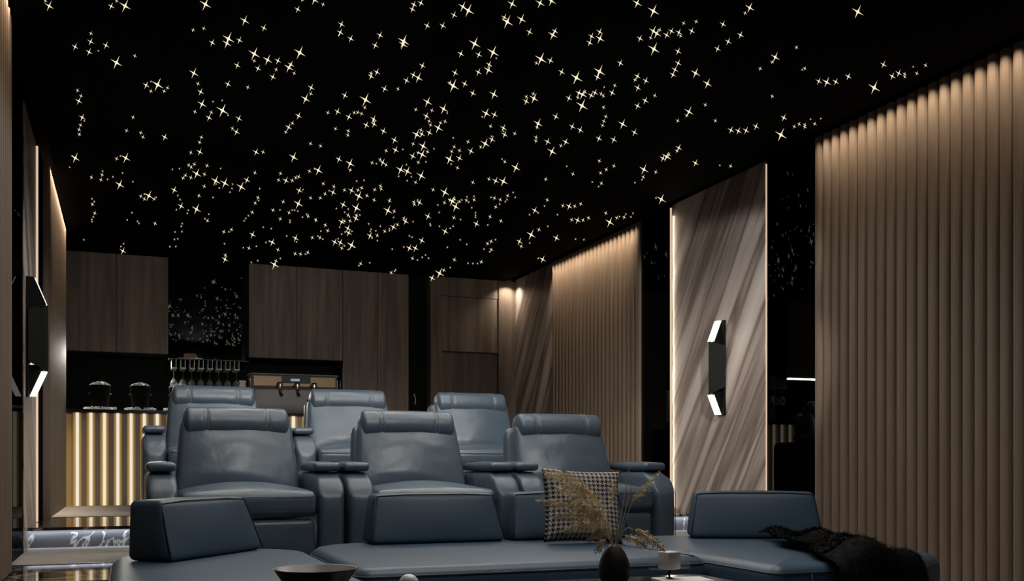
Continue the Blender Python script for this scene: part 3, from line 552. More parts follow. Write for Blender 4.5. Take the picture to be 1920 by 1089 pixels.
STARS = [tuple(map(int, q.split(','))) for q in """1800,4916,5 1675,4851,5 4005,4577,5 550,6304,5 2350,5063,5 1325,5818,5 1526,4511,5 1742,4556,5 3270,3849,5 853,5287,5 3998,5440,5 2562,5440,5 2067,4903,5 632,5390,5 350,4900,5 487,5248,5 2353,4196,5 169,6017,5 -47,5773,5 2433,4940,5 -3,5055,5 1326,4955,5 2568,4574,5 1743,5424,5 543,5024,4 2257,4578,4 2772,4014,4 1532,5405,4 2948,4784,4 352,5791,4 3093,4892,4 2063,7201,4 1320,7344,4 1803,4520,4 1880,7109,4 2650,6756,4 1822,4331,4 2076,8270,4 2360,7560,4 1339,5010,4 2249,4166,4 4065,7118,4 3547,6137,4 173,8519,4 1809,8285,4 3279,10699,4 1930,6711,4 2951,5660,4 1876,6150,4 709,7931,4 3229,5316,4 3541,8634,4 1488,10886,4 2256,5457,4 557,8809,4 837,7991,4 1494,4498,4 2749,6323,4 487,5326,4 824,4686,4 2495,7788,4 2015,4625,4 1937,7131,4 2497,4420,4 2688,7113,4 1504,7099,4 1808,5816,4 4014,7946,4 2140,6744,4 2063,9669,4 2262,6333,4 638,7892,4 2574,7943,4 710,5461,4 832,5523,4 1749,7918,4 2445,5845,4 3232,4447,4 3542,6458,4 -44,8268,4 1684,5740,4 1862,5161,4 1886,6536,4 2498,5297,4 2013,5485,4 1781,6324,4 1702,4387,4 428,6266,4 995,5955,4 1331,8321,4 1102,7098,4 492,7754,4 3713,4628,4 -333,7674,4 0,7545,4 2076,5794,4 2469,4403,4 1863,4292,4 -339,5201,4 1010,5003,3 2605,4385,3 766,5473,3 2761,4225,3 1709,5283,3 1275,4577,3 1400,5653,3 997,4910,3 2456,4519,3 -181,5717,3 1006,6281,3 1659,5029,3 408,6089,3 3728,5526,3 2853,4867,3 546,5912,3 1075,5057,3 2828,4802,3 4014,4442,3 1284,5501,3 1282,4627,3 769,4826,3 1142,7731,3 2331,6145,3 2680,4960,3 664,6467,3 1569,6366,3 2946,8482,3 2140,5820,3 2326,8623,3 2651,6172,3 3853,4331,3 417,5364,3 1848,5109,3 840,5500,3 357,8313,3 1543,7928,3 2238,4658,3 -28,10838,3 241,7008,3 2286,6265,3 2758,5882,3 2768,8854,3 3109,5796,3 2912,4297,3 4016,4394,3 3676,4651,3 1900,9066,3 3566,8995,3 2562,4433,3 2278,8870,3 1752,5998,3 3786,4534,3 3475,7631,3 -255,6802,3 1000,5790,3 -263,6505,3 2669,9295,3 3674,5529,3 2270,7975,3 2641,7156,3 2657,4348,3 2458,5401,3 3832,6219,3 1501,5397,3 2767,6132,3 1439,6297,3 3739,8032,3 2799,4719,3 1205,4962,3 975,10881,3 2762,5109,3 2506,4833,3 3048,5974,3 3785,5413,3 2701,9637,3 2645,9659,3 -247,5676,3 1302,4550,3 487,6518,3 1857,6287,3 2562,5313,3 863,7824,3 1890,8677,3 1206,5839,3 2946,5990,3 1331,9895,3 480,7247,3 2016,4599,3 3853,5213,3 2896,4483,3 2563,4387,3 4099,9673,3 1480,6259,3 1887,6802,3 2463,8381,3 679,5619,3 2257,5057,3 2683,5843,3 2209,6728,3 771,5709,3 1943,9235,3 2240,5540,3 1457,6170,3 3840,8726,3 2278,6027,3 1739,6712,3 2510,5712,3 1416,7063,3 3557,6208,3 1752,5005,3 1818,6332,3 2157,9281,3 3770,5500,3 846,7110,3 1301,5431,3 1827,5227,3 1282,7968,3 3772,4623,3 1668,7819,3 1114,9637,3 2565,5267,3 1680,6512,3 1211,5091,3 -96,5598,3 3308,11091,3 2234,6548,3 1725,7021,3 2659,5231,3 2898,4387,3 2476,5052,3 -169,5577,3 568,5617,3 109,6096,3 1952,9666,3 1896,9663,3 675,6729,3 1799,8849,3 2229,4523,3 1486,5488,3 1486,4611,3 1515,9637,3 2900,5366,3 3257,7859,3 433,8804,3 3545,5968,3 1694,8265,3 1470,4743,3 1398,4771,3 1899,4652,3 2478,5305,3 2719,4585,3 1303,6187,3 1810,5415,3 1219,6121,3 1513,5255,3 -65,5115,3 980,6515,3 644,5091,3 2138,4938,3 1724,4547,3 2755,5000,3 2900,5270,3 1899,5533,3 545,5282,3 2213,4585,3 4099,4438,2 2107,6532,2 647,6700,2 3318,6623,2 421,7907,2 650,5541,2 1524,7799,2 -286,7183,2 775,4734,2 1343,6112,2 495,6441,2 895,7125,2 2813,5622,2 1736,7758,2 2522,7813,2 2165,6593,2 2222,5492,2 2515,5299,2 -61,7657,2 4035,5349,2 3136,6817,2 3497,5438,2 1219,8400,2 1771,7107,2 1826,7965,2 428,7628,2 2304,8819,2 3274,5525,2 2278,6471,2 5,6993,2 1275,7460,2 -251,9371,2 3886,7767,2 682,9290,2 1274,6462,2 2701,5029,2 1156,10306,2 1883,8625,2 -178,8265,2 660,5941,2 2162,6398,2 2818,7663,2 2892,7555,2 554,8462,2 1763,5914,2 3667,6695,2 2028,9970,2 3576,8530,2 4077,5297,2 1174,6823,2 915,9563,2 3258,10094,2 1879,6110,2 3329,9147,2 1171,6185,2 1756,9278,2 1324,6126,2 1471,6229,2 1732,5448,2 -261,9061,2 2704,8391,2 902,7650,2 1691,6784,2 552,7826,2 1440,10282,2 777,5619,2 3563,10099,2 1008,8530,2 2511,4507,2 1020,8846,2 967,10747,2 1360,6474,2 92,7006,2 2810,11033,2 1094,7778,2 4103,5331,2 2824,10189,2 1633,10411,2 2630,4262,2 3707,8086,2 45,5705,2 3317,6717,2 1831,6173,2 365,5221,2 996,6457,2 1827,6575,2 2157,8368,2 2234,8018,2 -272,6989,2 2231,9300,2 1178,8708,2 2782,6245,2 2276,7602,2 1802,6105,2 1844,7770,2 425,7320,2 2991,8246,2 1553,7323,2 1973,6960,2 3582,6056,2 3323,10680,2 226,6117,2 3133,8352,2 2258,8090,2 -244,8221,2 1873,8841,2 4049,7877,2 2922,7914,2 2840,5704,2 2037,8057,2 467,7065,2 3437,7676,2 1280,8994,2 -263,6349,2 876,4746,2 554,7594,2 857,9679,2 3283,4333,2 2880,7693,2 2679,7771,2 2488,5963,2 2867,5776,2 3179,6456,2 3818,7971,2 1246,6846,2 -40,5062,2 -354,5184,2 2633,5147,2 1911,6749,2 2513,5394,2 1744,10299,2 1318,8742,2 1193,7749,2 43,6713,2 1898,6074,2 448,7678,2 462,7953,2 1696,9077,2 1374,6558,2 107,7090,2 1207,7665,2 1686,10404,2 3278,4538,2 114,8650,2 1828,8867,2 3328,9247,2 1862,7652,2 2591,7169,2 466,7593,2 2374,10660,2 3807,8061,2 -167,8119,2 3244,7559,2 2494,7850,2 1008,8346,2 1912,8076,2 1700,6996,2 -285,7085,2 2395,6126,2 1664,7091,2 1622,7869,2 1723,7830,2 3331,6525,2 3446,6962,2 1083,7598,2 1499,8038,2 878,5633,2 1278,5478,2 2925,5200,2 2556,6145,2 3278,5424,2 2256,9108,2 1740,9589,2 471,6954,2 2583,6215,2 1671,9616,2 3692,6547,2 2999,7017,2 3575,6152,2 1813,8640,2 4129,6218,2 2122,6636,2 2477,7942,2 4124,5258,2 3287,5222,2 1584,8931,2 407,7984,2 1499,10850,2 3537,7653,2 3683,9241,2 143,8729,2 4127,4376,2 574,8161,2 216,8701,2 4101,7836,2 2582,7864,2 247,9572,2 4089,4271,2 3457,9491,2 1887,7733,2 387,5988,2 1371,6128,2 2299,8577,2 1494,8809,2 210,6178,2 2643,4432,2 1966,6701,2 2643,5315,2 3554,7570,2 2625,7810,2 1485,8172,2 137,6207,2 1411,8201,2 1799,6285,2 -248,6437,2 4034,5298,2 2278,6983,2 1224,7633,2 2729,5484,2 1433,7753,2 981,6644,2 2615,5288,2 2092,7458,2 2505,7298,2 1667,5937,2 2242,5433,2 1018,5908,2 1479,5649,2 2550,6719,2 400,6469,2 2199,6053,2 2581,4299,2 3499,4546,2 3581,4957,2 1366,6017,2 2088,5015,2 2509,4410,2 316,5261,2 2802,4096,2 4070,4408,2 3271,4638,2 -165,5489,2 134,6069,1 1665,7616,1 1866,5047,1 2951,7761,1 -245,9001,1 2216,8617,1 232,8675,1 -162,8044,1 668,8506,1 -283,9659,1 2794,7682,1 418,8676,1 1008,9017,1 2806,8819,1 1519,7964,1 3359,9104,1 2941,7698,1 98,9585,1 656,7658,1 1238,8716,1 4109,5179,1 786,8179,1 2981,7613,1 -381,10557,1 1313,9972,1 1936,7378,1 3039,9232,1 3023,9595,1 3087,8572,1 371,7772,1 2793,8474,1 3311,7774,1 992,8103,1 3723,9113,1 2223,9481,1 905,9707,1 3163,9402,1 111,9659,1 1260,9428,1 1337,8685,1 395,8551,1 4080,7764,1 2043,9910,1 503,9009,1 1357,8678,1 2143,6804,1 1996,6647,1 1773,8589,1 2597,7842,1 432,9895,1 1926,9316,1 658,8095,1 1305,7416,1 2256,7975,1 2936,7854,1 3493,9637,1 3525,10267,1 -284,9746,1 3572,10249,1 2279,6254,1 1477,8778,1 2417,8699,1 678,9088,1 1531,10756,1 4086,9765,1 599,6478,1 2671,7888,1 2594,5205,1 779,8051,1 -131,8262,1 -92,8177,1 3478,7078,1 2029,7354,1 1703,7124,1 3395,9539,1 51,8265,1 12,9566,1 2540,8300,1 3024,6684,1 1269,11079,1 2921,10154,1 4067,7209,1 479,9530,1 2286,9044,1 2526,9880,1 3375,6979,1 1184,9401,1 4058,5214,1 1842,9146,1 2836,8189,1 2912,10304,1 1107,10362,1 1681,8496,1 470,10181,1 1222,10247,1 996,9120,1 2572,9295,1 2605,8782,1 1798,6737,1 1922,9621,1 2304,9116,1 323,7811,1 3705,6786,1 2062,8925,1 3362,10566,1 2583,8723,1 3301,8087,1 1029,8469,1 50,9278,1 2830,10918,1 1374,9051,1 1567,9907,1 4069,7864,1 2186,9167,1 542,6228,1 3531,8002,1 469,10549,1 2130,9118,1 3506,4578,1 -46,10749,1 414,10571,1 1915,9417,1 2215,6940,1 2534,9250,1 2114,10058,1 2469,10636,1 658,9264,1 3349,8006,1 2654,7703,1 141,8607,1 2922,10034,1 2457,8067,1 2297,9562,1 1387,8698,1 1780,8474,1 4167,7835,1 1707,9362,1 913,10243,1 -20,10605,1 1916,8637,1 1386,9129,1 1318,8010,1 4077,8802,1 -386,8026,1 1786,9691,1 2841,11002,1 1846,8739,1 -268,9559,1 1717,9577,1 1439,9685,1 -36,7608,1 -353,7731,1 782,8294,1 3694,6878,1 1713,7575,1 -260,8914,1 2027,6953,1 2866,8276,1 2390,10827,1 4126,7717,1 1289,10036,1 500,9124,1 993,9220,1 1914,7071,1 442,10223,1 1742,10436,1 1460,8897,1 2519,6694,1 1871,5942,1 2605,7737,1 1982,9270,1 2142,9208,1 3619,8420,1 2183,8977,1 2097,5927,1 2807,8735,1 475,9640,1 2690,8781,1 3471,10273,1 2611,9746,1 2145,9927,1 1322,10964,1 1581,8927,1 2911,7479,1 -136,5720,1 2995,10174,1 2051,6379,1 2319,6132,1 -23,8045,1 4161,8790,1 492,6267,1 2892,8350,1 2027,7466,1 492,9857,1 -247,6914,1 691,8202,1 406,9031,1 2753,8048,1 1747,8009,1 2035,8042,1 4059,6253,1 4051,4322,1""".split()]
LEN = {5: 14, 4: 11, 3: 8, 2: 5.0, 1: 2.8}  # glare arm length per brightness class
def zone(x, y):
    a = 'over the sofa' if y < 6.2 else ('over the back row' if y < 8.2 else 'near the bar')
    b = 'left' if x < 1.0 else ('middle' if x < 2.6 else 'right')
    return a, b
SZ = {5: 'largest bright', 4: 'large', 3: 'medium', 2: 'small', 1: 'tiny'}
proto = {}; rest = bmesh.new()
for i, (x, y, z) in enumerate(STARS):
    x /= 1000; y /= 1000; D = x * math.sin(th) + y * math.cos(th); r = LEN[z] * D / 1867
    if i < 300:
        q = round(r, 3)
        if q not in proto:
            proto[q] = obj('star_light', star_mesh(q), M_['star']); o = proto[q]
        else:
            o = proto[q].copy(); COL.objects.link(o)
        o.location = (x, y, ZC - q * 0.93); o.rotation_euler = (0, 0, -YAW)
        a, b = zone(x, y)
        tag(o, '%s warm star light in the black ceiling, %s, %s part' % (SZ[z], a, b), 'ceiling light', 'star lights in the black ceiling')
    else:
        s_ = star_mesh(r); s_.transform(Matrix.Translation((x, y, ZC - r * 0.93)) @ Matrix.Rotation(-YAW, 4, 'Z'))
        me = bpy.data.meshes.new('t'); s_.to_mesh(me); s_.free(); rest.from_mesh(me); bpy.data.meshes.remove(me)
o = obj('star_field', rest, M_['star']); tag(o, 'scatter of the smallest warm star points in the black ceiling', 'ceiling light', None, 'stuff')

# ------------------------------------------------------------------ recliners
def recliner():
    t = thing('recliner', 'x', 'armchair', (0, 0, 0), 0, 'blue leather recliners in two rows')
    C = M_['chair']
    obj('base', nb((-0.33, 0.33, 0.10, 0.80, 0.0, 0.09)), M_['gap'], t)
    for s in (-1, 1):
        bm = bmesh.new()
        def fa(p, s=s):
            x, y, z = p; z += 0.245; f_ = max(0, (0.16 - (y + 0.46)) / 0.16)      # front edge rolls down
            if z > 0.30: z -= 0.11 * f_ * f_ * (z - 0.30) / 0.19
            return (x + s * 0.4225, y + 0.46, z)
        softbox(bm, 0.148, 0.92, 0.49, (0.030, 0.07, 0.045), (0.0, 0.012, 0.004), fa, n=8, e=5)
        arm = obj('arm', bm, C, t, True)
        bm = bmesh.new()
        softbox(bm, 0.144, 0.50, 0.046, 0.021, (0, 0, 0.008), lambda p, s=s: (p.x + s * 0.4225, p.y + 0.37, p.z + 0.522), n=4, e=4)
        obj('arm_pad', bm, C, arm, True)
        bm = bmesh.new(); tube(bm, [(s * 0.4225 + q * 0.062, -0.003 + 0.004 * (k == 12), 0.03 + 0.36 * k / 12) for q in (1,) for k in range(13)], 0.0022, 5)
        obj('piping', bm, M_['pipe'], arm, True)
    bm = bmesh.new(); softbox(bm, 0.685, 0.62, 0.130, (0.03, 0.045, 0.045), (0.0, 0.010, 0.048), lambda p: (p.x, p.y + 0.295, p.z + 0.330), n=10, e=4, wr=0.0)
    seat = obj('seat', bm, C, t, True)
    bm = bmesh.new(); tube(bm, [(-0.325 + 0.65 * k / 20, -0.0205 - 0.010 * (1 - (k/10 - 1)**2) * 0.8, 0.367) for k in range(21)], 0.003, 6); obj('piping', bm, M_['pipe'], seat, True)
    bm = bmesh.new(); softbox(bm, 0.675, 0.09, 0.20, 0.03, (0, 0.012, 0), lambda p: (p.x, p.y + 0.05, p.z + 0.150), n=8, e=4); obj('footrest', bm, C, t, True)
    # back cushion
    rec = R(19)
    def fb(p, w0=1.0, w1=0.90, base=(0.545, 0.34), H=0.46):
        x, y, z = p; u = (z + H / 2) / H; x *= w0 + (w1 - w0) * u; z += H / 2
        return (x, base[0] + y * math.cos(rec) + z * math.sin(rec), base[1] + z * math.cos(rec) - y * math.sin(rec))
    bm = bmesh.new(); softbox(bm, 0.68, 0.15, 0.46, (0.03, 0.05, 0.05), (0.006, 0.052, 0.0), lambda p: fb(p), n=14, e=5, wr=0.006, belly=-0.42)
    back = obj('back_cushion', bm, C, t, True)
    bm = bmesh.new(); softbox(bm, 0.70, 0.10, 0.58, 0.045, (0.0, 0.01, 0.0), lambda p: fb(p, 1.0, 0.86, (0.665, 0.22), 0.58), n=6, e=4); obj('back_shell', bm, C, t, True)
    for s in (-1, 1):
        bm = bmesh.new(); tube(bm, [fb(Vector((s * 0.332, -0.055, -0.21 + 0.42 * k / 8))) for k in range(9)], 0.003, 5)
        obj('piping', bm, M_['pipe'], back, True)
    # head roll
    HW = 0.585; HZ = 0.766; HY = 0.665
    def fh(p):
        x, y, z = p; a = R(12)
        g = 0.0
        for gx_ in (-0.17, 0.17): g += 0.007 * math.exp(-((x - gx_) / 0.009) ** 2)
        if y < 0: y += g
        return (x, HY + y * math.cos(a) + z * math.sin(a), HZ + z * math.cos(a) - y * math.sin(a))
    bm = bmesh.new(); softbox(bm, HW, 0.182, 0.182, (0.030, 0.086, 0.086), (0.004, 0.004, 0.004), fh, n=44, e=6)
    head = obj('headrest', bm, C, t, True)
    for gx_ in (-0.17, 0.17):
        for d in (-0.011, 0.011):
            bm = bmesh.new(); pts = []
            for k in range(14):
                a = R(-50 + 150 * k / 13)
                pts.append(fh(Vector((gx_ + d, -0.0952 * math.cos(a), 0.0952 * math.sin(a)))))
            tube(bm, pts, 0.0020, 5)
            obj('stitching', bm, M_['thread'], head, True)
    return t
FY = 5.24
rc = recliner()
SP = [(0.592, FY, L1 + 0.0035, 'front row blue recliner at the left, behind the wedge backrest'),
      (1.597, FY, L1 + 0.0035, 'middle blue recliner of the front row'),
      (2.602, FY, L1 + 0.0035, 'front row blue recliner at the right, behind the houndstooth pillow'),
      (0.60, FY + 1.70, L2 + 0.10, 'back row blue recliner at the left, in front of the glass rack'),
      (1.592, FY + 1.70, L2 + 0.10, 'middle blue recliner of the back row, beside the coffee machine'),
      (2.588, FY + 1.70, L2 + 0.10, 'back row blue recliner at the right, in front of the oak door')]
for i, (x, y, z, lb) in enumerate(SP):
    o = rc if i == 0 else copy_tree(rc)
    o.location = (x, y, z); o['label'] = lb
t = obj('seat_plinth', nb((-1.50, 1.50, 0.02, 0.95, 0.0, 0.108)), M_['carpet']); t.location = (1.583, FY + 1.70, L2 + 0.0035)
for o in bpy.data.objects:
    if o.name.startswith('recliner') and o.location.z > L2: o.location.z = L2 + 0.112
tag(t, 'low carpeted plinth under the back row of recliners', 'plinth')

# ------------------------------------------------------------------ lounge sofa
SH = 0.41
def module(name, label, poly, rads, parent_seams=()):
    cx = sum(p[0] for p in poly) / len(poly); cy = sum(p[1] for p in poly) / len(poly)
    t = thing(name, label, 'sofa', (cx, cy, 0), 0, 'modules of the curved blue sofa')
    P = rounded([(p[0]-cx, p[1]-cy) for p in poly], rads)
    bm = bmesh.new(); slab(bm, P, 0.05, SH, 0.05, 0.03); obj('seat', bm, M_['sofa'], t, True)
    bm = bmesh.new(); Q = inset(P, 0.004); tube(bm, [(p.x, p.y, SH - 0.030) for p in Q], 0.0035, 6, True); obj('piping', bm, M_['pipe'], t, True)
    bm = bmesh.new(); slab(bm, inset(P, 0.06), 0.0, 0.052, 0.004); obj('plinth', bm, M_['gap'], t)
    if parent_seams:
        bm = bmesh.new()
        for (x, y) in parent_seams: tube(bm, [(x - cx, y - cy, 0.07), (x - cx, y - cy, SH - 0.035)], 0.003, 6)
        obj('seam', bm, M_['pipe'], t, True)
    return t
module('sofa_module', 'left chaise module of the blue sofa, nearest the lit steps',
       [(-0.055, 2.68), (0.715, 2.68), (0.715, 4.40), (-0.055, 4.40)], [0.1, 0.1, 0.26, 0.30])
module('sofa_module', 'middle module of the blue sofa in front of the recliners',
       [(0.735, 3.36), (2.125, 3.36), (2.125, 4.55), (0.735, 4.55)], [0.06, 0.03, 0.10, 0.28])
module('sofa_module', 'right module of the blue sofa under the black fur throw',
       [(2.140, 2.95), (2.80, 2.93), (3.08, 3.12), (3.16, 3.95), (2.62, 4.45), (2.140, 4.45)], [0.05, 0.20, 0.18, 0.30, 0.2, 0.10], [(2.30, 2.947)])
def wedge(label, a, b, th_=0.20, h=0.222):
    """backrest whose front bottom edge runs from a to b (x, y); body lies behind it"""
    a = Vector(a); b = Vector(b); L = (b - a).length; rz = math.atan2(b.y - a.y, b.x - a.x); m = (a + b) / 2
    t = thing('backrest_cushion', label, 'sofa backrest', (m.x, m.y, SH + 0.002), rz, 'wedge backrests on the blue sofa')
    def fn(p):
        x, y, z = p; u = (z + h/2) / h; x *= 1.03 - 0.11 * u; y = y * (1 - 0.28 * u) + 0.045 * u
        return (x, y + th_/2 + 0.01, z + h/2)
    bm = bmesh.new(); softbox(bm, L, th_, h, 0.024, (0.010, 0.010, 0.006), fn, n=10, e=4); obj('cushion', bm, M_['sofa'], t, True)
    e = 0.003; bm = bmesh.new(); X, Y, Z = L/2 - e, th_/2 - e, h/2 - e
    ring = [fn(Vector(q)) for q in ((-X, -Y, -Z), (-X, -Y, -Z*0.3), (-X, -Y, Z*0.4), (-X*0.985, -Y, Z*0.93), (-X*0.5, -Y - 0.002, Z), (0, -Y - 0.003, Z), (X*0.5, -Y - 0.002, Z), (X*0.985, -Y, Z*0.93), (X, -Y, Z*0.4), (X, -Y, -Z*0.3), (X, -Y, -Z))]
    tube(bm, ring, 0.003, 6); obj('piping', bm, M_['pipe'], t, True)
    return t
wedge('blue wedge backrest turned sideways on the left sofa module', (0.17, 3.83), (0.547, 4.29))
wedge('blue wedge backrest in the middle of the sofa', (1.024, 4.33), (1.645, 4.33))
wedge('blue wedge backrest behind the houndstooth pillow', (1.70, 4.33), (2.30, 4.33))
wedge('blue wedge backrest on the right sofa module by the streaked stone', (2.545, 4.16), (3.10, 3.89))
# houndstooth pillow
t = thing('throw_pillow', 'square black and cream houndstooth pillow leaning on the sofa backrest', 'pillow', (1.945, 4.11, SH + 0.001), R(-3))
n = 28; S = 0.345; W_ = 0.385; bm = bmesh.new(); uvl = bm.loops.layers.uv.new('UVMap'); grid = {}
for sd in (0, 1):
    for i in range(n + 1):
        for j in range(n + 1):
            u = 2*i/n - 1; v = 2*j/n - 1
            if sd and (abs(u) == 1 or abs(v) == 1): grid[sd, i, j] = grid[0, i, j]; continue
            pin = 1 - 0.075 * (1 - v*v) * u*u if True else 1
            x = u * W_/2 * (1 - 0.07 * (1 - v*v)); z = v * S/2 * (1 - 0.07 * (1 - u*u))
            d = 0.060 * ((1 - u**4) * (1 - v**4)) ** 0.55 + 0.004 * noise.noise(Vector((u*3, v*3, sd*7.0)))
            y = (d if sd else -d) if abs(u) < 1 and abs(v) < 1 else 0
            grid[sd, i, j] = bm.verts.new((x, y, z))
for sd in (0, 1):
    for i in range(n):
        for j in range(n):
            q = [(i, j), (i+1, j), (i+1, j+1), (i, j+1)]
            if sd: q = q[::-1]
            f = bm.faces.new([grid[(sd,) + c] for c in q])
            for lp, c in zip(f.loops, q): lp[uvl].uv = (c[0]/n, c[1]/n)
lean = R(-14)
bm.transform(Matrix.Translation((0, 0.02, S/2 * 0.97)) @ Matrix.Rotation(lean, 4, 'X') @ Matrix.Rotation(R(3), 4, 'Y'))
obj('cover', bm, M_['hound'], t, True)
# ------------------------------------------------------------------ fur throw
def fur():
    """black fur laid over the right end of the sofa, hanging down its front"""
    path = [(2.66, 4.03), (2.84, 3.83), (2.98, 3.60), (3.03, 3.38), (2.98, 3.18), (2.86, 3.02)]
    me_pts = []; nu, nv = 44, 26; rnd = random.Random(3)
    def P(u, v):
        # u along the throw (0 at the backrest, 1 = hanging end), v across
        if u < 0.72:
            k = u / 0.72; xl = 2.80 - 0.42 * k; xr = 3.08 - 0.33 * k; y = 3.93
            x = xl + (xr - xl) * v + 0.02 * math.sin(u * 17)
            yf = 2.955 + max(0.0, x - 2.85) * 0.76; y = (3.93 - 0.10 * (v - 0.5)) * (1 - k) + yf * k
            z = SH + 0.030 + 0.028 * noise.noise(Vector((x*6, y*5, 1.3))) + 0.035 * math.sin(v * math.pi) * (0.5 + 0.5 * k) + 0.02 * math.sin(v * 9 + u * 6)
            # stay on the seat: slump over the outer side
            edge = 2.98 + 0.15 * max(0, (y - 3.15) / 0.8)
            if x > edge: z -= (x - edge) * 3.5; x = edge + (x - edge) * 0.28 + 0.025
            return Vector((x, y, z))
        k = (u - 0.72) / 0.28; b = P(0.7199, v); s = k * 0.44
        rr = 0.10
        if s < rr: a = s / rr * math.pi / 2; dy, dz = -math.sin(a) * 0.085, -(1 - math.cos(a)) * 0.07
        else: dy, dz = -0.085 - 0.01 * k, -0.07 - (s - rr)
        fl = 0.018 * math.sin(v * 22) * k
        return Vector((b.x + (v - 0.5) * 0.04 * k + max(0.0, min(1.0, (b.x - 2.8) * 5)) * 0.02 * min(1.0, k * 4), b.y + (dy + fl) , max(0.06, b.z + dz)))
    bm = bmesh.new(); g = [[bm.verts.new(P(i/nu, j/nv)) for j in range(nv + 1)] for i in range(nu + 1)]
    for i in range(nu):
        for j in range(nv): bm.faces.new((g[i][j], g[i+1][j], g[i+1][j+1], g[i][j+1]))
    for q in range(9000):
        u, v = rnd.random(), rnd.random(); 
        if rnd.random() < 0.15: v = rnd.choice((0.0, 1.0))
        p = P(u, v); e = 0.01; du = (P(min(1, u+e), v) - p).normalized() if u < 0.98 else (p - P(u-e, v)).normalized()
        dv = (P(u, min(1, v+e)) - p) if v < 0.98 else (p - P(u, v-e)); nrm = dv.cross(du).normalized() * -1
        if nrm.z < -0.2: nrm = -nrm
        if u > 0.8 and nrm.y > 0: nrm = -nrm
        L = rnd.uniform(0.02, 0.045); d = (du * 0.7 + nrm * rnd.uniform(0.15, 0.6) + dv.normalized() * rnd.uniform(-0.5, 0.5)).normalized()
        w_ = dv.normalized() * 0.0013
        a, b, c = p - w_, p + w_, p + d * L + Vector((0, 0, -0.006))
        bm.faces.new([bm.verts.new(a), bm.verts.new(b), bm.verts.new(c)])
    return bm
o = obj('fur_throw', fur(), M_['fur'], None, True); tag(o, 'shaggy black fur throw draped over the right end of the sofa', 'throw blanket')

# ------------------------------------------------------------------ coffee table and what stands on it
TZ = 0.44
t = thing('coffee_table', 'dark low rectangular coffee table in front of the sofa', 'table', (0.95, 2.2, 0))
bm = bmesh.new(); slab(bm, rounded([(-0.72, -0.42), (0.66, -0.42), (0.66, 0.40), (-0.72, 0.40)], [0.06]*4), TZ - 0.035, TZ, 0.006, 0.004); obj('top', bm, M_['gloss'], t, False)
for x, y in ((-0.62, -0.34), (0.56, -0.34), (-0.62, 0.32), (0.56, 0.32)):
    obj('leg', nb((x-0.025, x+0.025, y-0.025, y+0.025, 0, TZ-0.0355)), M_['black'], t)
VX, VY = 1.262, 2.47
bm = bmesh.new(); lathe(bm, [(0, 0), (0.030, 0), (0.040, 0.012), (0.0435, 0.032), (0.0435, 0.048), (0.038, 0.068), (0.029, 0.087), (0.018, 0.102), (0.012, 0.108), (0.009, 0.108), (0.011, 0.10), (0, 0.09)], 28)
o = obj('vase', bm, M_['vase'], None, True); o.location = (VX, VY, TZ); tag(o, 'small dark brown bottle vase holding dried grass on the coffee table', 'vase')
bm = bmesh.new(); lathe(bm, [(0, 0), (0.045, 0), (0.050, 0.006), (0.098, 0.078), (0.101, 0.081), (0.095, 0.080), (0.046, 0.014), (0, 0.012)], 40)
o = obj('bowl', bm, M_['bowl'], None, True); o.location = (0.425, 2.40, TZ); tag(o, 'dark brown flared bowl on the coffee table at the bottom left', 'bowl')
bm = bmesh.new(); bmesh.ops.create_uvsphere(bm, u_segments=28, v_segments=16, radius=0.026)
o = obj('decorative_ball', bm, M_['pearl'], None, True); o.location = (0.668, 2.445, TZ + 0.026); tag(o, 'small white ball on the coffee table between bowl and vase', 'ball')
bm = bmesh.new(); box(bm, -0.075, 0.075, -0.055, 0.055, 0, 0.004)
t = obj('booklet', bm, M_['paper']); t.location = (1.475, 2.46, TZ); t.rotation_euler.z = R(-8); tag(t, 'thin white booklet lying under the white cube on the coffee table', 'booklet')
t = thing('cube_candle_stand', 'white wax cube on a thin black stem standing on a white booklet', 'candle', (1.448, 2.49, TZ + 0.0045), R(12))
bm = bmesh.new(); softbox(bm, 0.046, 0.046, 0.050, 0.003, fn=lambda p: (p.x, p.y, p.z + 0.051), n=1, e=2); obj('candle', bm, M_['wax'], t, True)
bm = bmesh.new(); lathe(bm, [(0, 0), (0.010, 0), (0.010, 0.002), (0.0035, 0.003), (0.0035, 0.026), (0, 0.026)], 14); obj('stem', bm, M_['black'], t, True)
bm = bmesh.new(); softbox(bm, 0.118, 0.050, 0.054, 0.003, fn=lambda p: (p.x, p.y, p.z + 0.053), n=1, e=2); obj('glass_sleeve', bm, M_['clear'], t, True)
